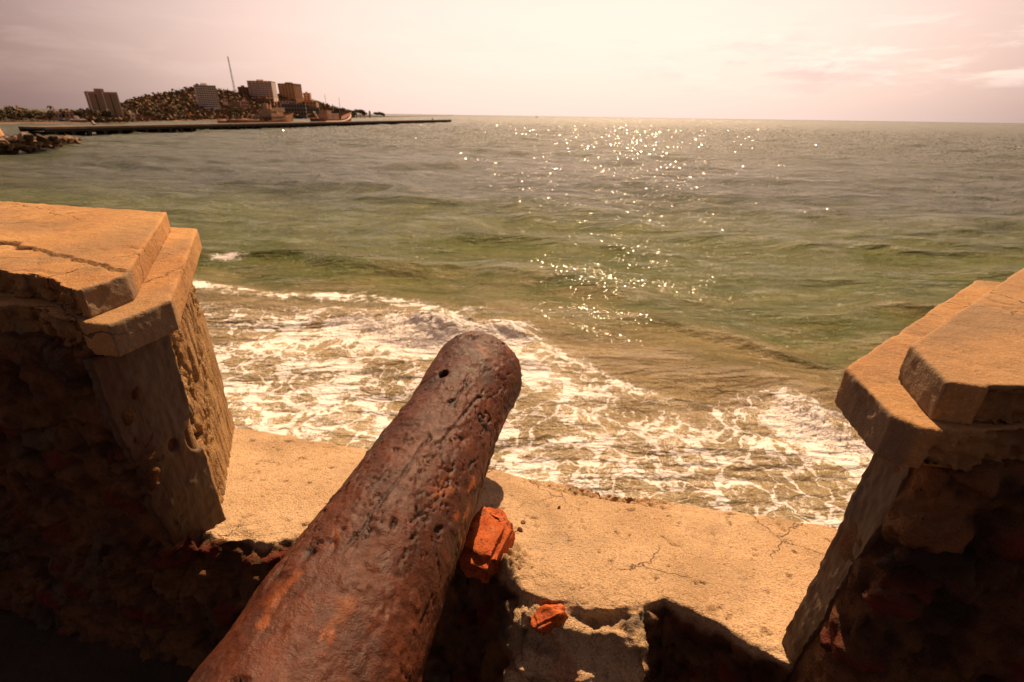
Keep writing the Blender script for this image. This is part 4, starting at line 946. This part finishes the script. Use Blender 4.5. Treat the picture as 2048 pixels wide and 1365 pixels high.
child('superstructure', mesh_from(*join_parts([pp(.58, .82, -3.6, 3.6, 2.0, 5.6), pp(.60, .70, -3, 3, 5.604, 8.3), pp(.72, .80, -2.8, 2.8, 5.604, 7.2), pp(.83, .88, -2.5, 2.5, 2.0, 5.0)])), e, R_cream)
child('wheelhouse', mesh_from(*join_parts([pp(.785, .835, -2.6, 2.6, 7.204, 8.8), pp(.775, .845, -2.9, 2.9, 8.804, 9.0)])), e, R_white)
child('funnel', mesh_from(*join_parts([cyl_mesh(((.61-.5)*L, 0, 8.3), ((.61-.5)*L, 0, 10.8), 1.3, 1.1, 10), cyl_mesh(((.66-.5)*L, 0, 8.3), ((.66-.5)*L, 0, 10.5), 1.2, 1.0, 10)])), e, R_cream)
child('mast', mesh_from(*join_parts([cyl_mesh(((.70-.5)*L, 0, 7), ((.70-.5)*L, 0, 17), .22, .1, 6), cyl_mesh(((.70-.5)*L, -2.4, 13), ((.70-.5)*L, 2.4, 13), .09, .09, 5), cyl_mesh(((.80-.5)*L, 0, 9), ((.80-.5)*L, 0, 13), .16, .1, 6)])), e, R_cream)
child('awning', mesh_from(*join_parts([pp(.44, .58, -3.8, 3.8, 4.7, 5.0), pp(.45, .46, -3.6, -3.3, 2.0, 4.7), pp(.50, .51, -3.6, -3.3, 2.0, 4.7), pp(.55, .56, -3.6, -3.3, 2.0, 4.7)])), e, R_dark)
child('deck_rail', mesh_from(*join_parts([pp(.06, .44, -4.0, -3.9, 3.8, 3.9)]+[pp(.06+.04*i, .063+.04*i, -4.0, -3.9, 2.4, 3.8) for i in range(10)])), e, R_hull)
child('deck_hatch', mesh_from(*join_parts([pp(.10, .20, -2.5, 2.5, 2.0, 3.6), pp(.26, .38, -2.5, 2.5, 2.0, 3.4)])), e, R_wood)
wm = mesh_from(*boxv(-.45, .45, -.05, .05, -.4, .4), 'window'); wm.materials.append(R_dark)
for i in range(7): child('window', wm, e, loc=((.60+.03*i-.5)*L, -3.63, 4.5))
for i in range(3): child('window', wm, e, loc=((.615+.03*i-.5)*L, -3.03, 7.0))
e, L = ship_frame(630, 702, 244.5, 'fishing_boat', 'red brown wooden fishing boat with a raised bow moored right behind the pier')
child('hull', hull_mesh(L, 9, 3.4, 5.2), e, R_wood)
child('rub_rail', (lambda V_F: mesh_from(*V_F))(join_parts([cyl_mesh(((t-.5)*L, -4.52*(1 if t < .68 else 1-((t-.68)/.32)**1.8), 2.2+4.6*max(0, (t-.45)/.55)**2), ((t+.05-.5)*L, -4.52*(1 if t+.05 < .68 else max(.02, 1-((t+.05-.68)/.32)**1.8)), 2.2+4.6*max(0, (t+.05-.45)/.55)**2), .5, .5, 6) for t in np.arange(.1, .96, .05)])), e, R_white)
child('deckhouse', mesh_from(*join_parts([pp(.22, .44, -3, 3, 2.6, 6.4), pp(.24, .36, -2.6, 2.6, 6.404, 8.3), pp(.46, .56, -2.4, 2.4, 2.6, 6.8)])), e, R_cream)
child('funnel', mesh_from(*cyl_mesh(((.62-.5)*L, 0, 2.6), ((.62-.5)*L, 0, 9.6), 2.0, 1.8, 12)), e, R_dark)
child('mast', mesh_from(*join_parts([cyl_mesh(((.34-.5)*L, 0, 8), ((.34-.5)*L, 0, 17), .2, .1, 6), cyl_mesh(((.72-.5)*L, 0, 3), ((.72-.5)*L, 0, 16), .2, .1, 6), cyl_mesh(((.72-.5)*L, 0, 6), ((.50-.5)*L, 0, 12), .14, .1, 6)])), e, R_wood)
child('slipway_boom', mesh_from(*cyl_mesh(((-.03-.5)*L, -1, 7.4), ((.06-.5)*L, -1, 2.2), .55, .7, 8)), e, R_white)
# sailing boat on the horizon and a marker post inside the bay
p = at(1073, 233.0, z=0); p = p*(2600/p.y); e = thing('sailing_boat', 'tiny sailing boat with bare mast on the horizon', 'sailing boat', (p.x, p.y, 0))
child('hull', hull_mesh(13, 4, 1.6, 1.2), e, R_dark); child('mast', mesh_from(*join_parts([cyl_mesh((0, 0, 1), (0, 0, 22), .35, .2, 6), cyl_mesh((0, 0, 4), (-5, 0, 3.6), .2, .2, 5)])), e, R_dark)
p = at(196, 262, z=0); e = thing('marker_post', 'short tilted marker post with a white top in the water behind the pier', 'marker post', (p.x, p.y, 0))
child('post', mesh_from(*cyl_mesh((0, 0, -1), (-.8, 0, 2.2), .35, .3, 8)), e, R_dark); child('top_mark', mesh_from(*join_parts([cyl_mesh((-.8, 0, 2.203), (-1.1, 0, 3.3), .55, .25, 8)])), e, R_white)
# rock jetty
RKM = [simple('rock_tan', (.17, .09, .045), .9, .35, .8, bump=.8, bsc=2), simple('rock_brown', (.06, .03, .018), .9, .35, .8, bump=.8, bsc=2), simple('rock_pale', (.34, .21, .13), .9, .25, .8, bump=.8, bsc=2)]
ROCKS = []
for k in range(6):
    r0 = np.random.default_rng(60+k); bm = bmesh.new(); pts = r0.normal(size=(16, 3)); pts /= np.linalg.norm(pts, axis=1)[:, None]; pts *= np.array([1.0, .75, .5])*r0.uniform(.85, 1.1, (16, 1))
    vs = [bm.verts.new(p_) for p_ in pts]; bmesh.ops.convex_hull(bm, input=vs); bmesh.ops.bevel(bm, geom=list(bm.edges), offset=.05, segments=1, affect='EDGES'); me = bpy.data.meshes.new('rock'); bm.to_mesh(me); bm.free(); me.materials.append(RKM[k % 3]); ROCKS.append(me)
for i in range(150):
    px = -50+205*(i/150)+r_.uniform(-6, 6); t = r_.random(); tb = np.interp(px, [-50, 0, 60, 110, 155], [310, 305, 299, 292, 283]); tt_ = np.interp(px, [-50, 0, 60, 110, 155], [274, 275, 275, 275, 280])
    py = tt_+(tb-tt_)*t; z = .1+2.6*(1-t)**.8*np.interp(px, [-50, 110, 155], [1, .9, .15]); p = at(px, py, z=z); s = r_.uniform(.6, 1.5)
    o = bpy.data.objects.new('rock', ROCKS[i % 6]); COL.objects.link(o); o.location = p; o.scale = (s, s, s*1.1); o.rotation_euler = (r_.uniform(-.6, .6), r_.uniform(-.3, .8), r_.uniform(0, 6.28))
    tag(o, 'angular tan and brown boulder heaped in the jetty at the far left', 'rock', 'boulders of the jetty')
def mound():
    pxs = np.linspace(-60, 158, 60); V = []
    for t in np.linspace(-.15, 1.0, 9):
        for px in pxs:
            tb = np.interp(px, [-50, 0, 60, 110, 155], [306, 301, 296, 289, 283]); tt_ = np.interp(px, [-50, 0, 60, 110, 155], [276, 277, 275, 274, 280])
            V.append(tuple(at(px, tb+(tt_-tb)*t, z=-.6+2.4*max(t, 0)*np.interp(px, [-50, 110, 155], [1, .9, .1]))))
    me = grid_mesh(np.array(V).reshape(9, 60, 3), 'rubble_bank')
    if me.polygons[0].normal.z < 0: me.flip_normals()
    tag(link('rubble_bank', me, RKM[1]), kind='structure')
mound()
# ochre turret at the left edge
p = at(-4, 284, z=1.2); e = thing('turret', 'ochre painted round turret cut off by the left edge above the boulders', 'turret', tuple(p))
k_ = (p-Vector((0, 0, CAMH))).length/967
V, F = join_parts([cyl_mesh((-4.2*k_*3, 0, -2), (-4.2*k_*3, 0, 44*k_), 19*k_*1.15, 11*k_, 20)]); child('tower', mesh_from(V, F), e, C_ochre)
V, F = join_parts([cyl_mesh((-12.6*k_, 0, 44*k_+.01), (-12.6*k_, 0, 52*k_), 12.5*k_, 2*k_, 20)]); child('dome', mesh_from(V, F), e, C_white)
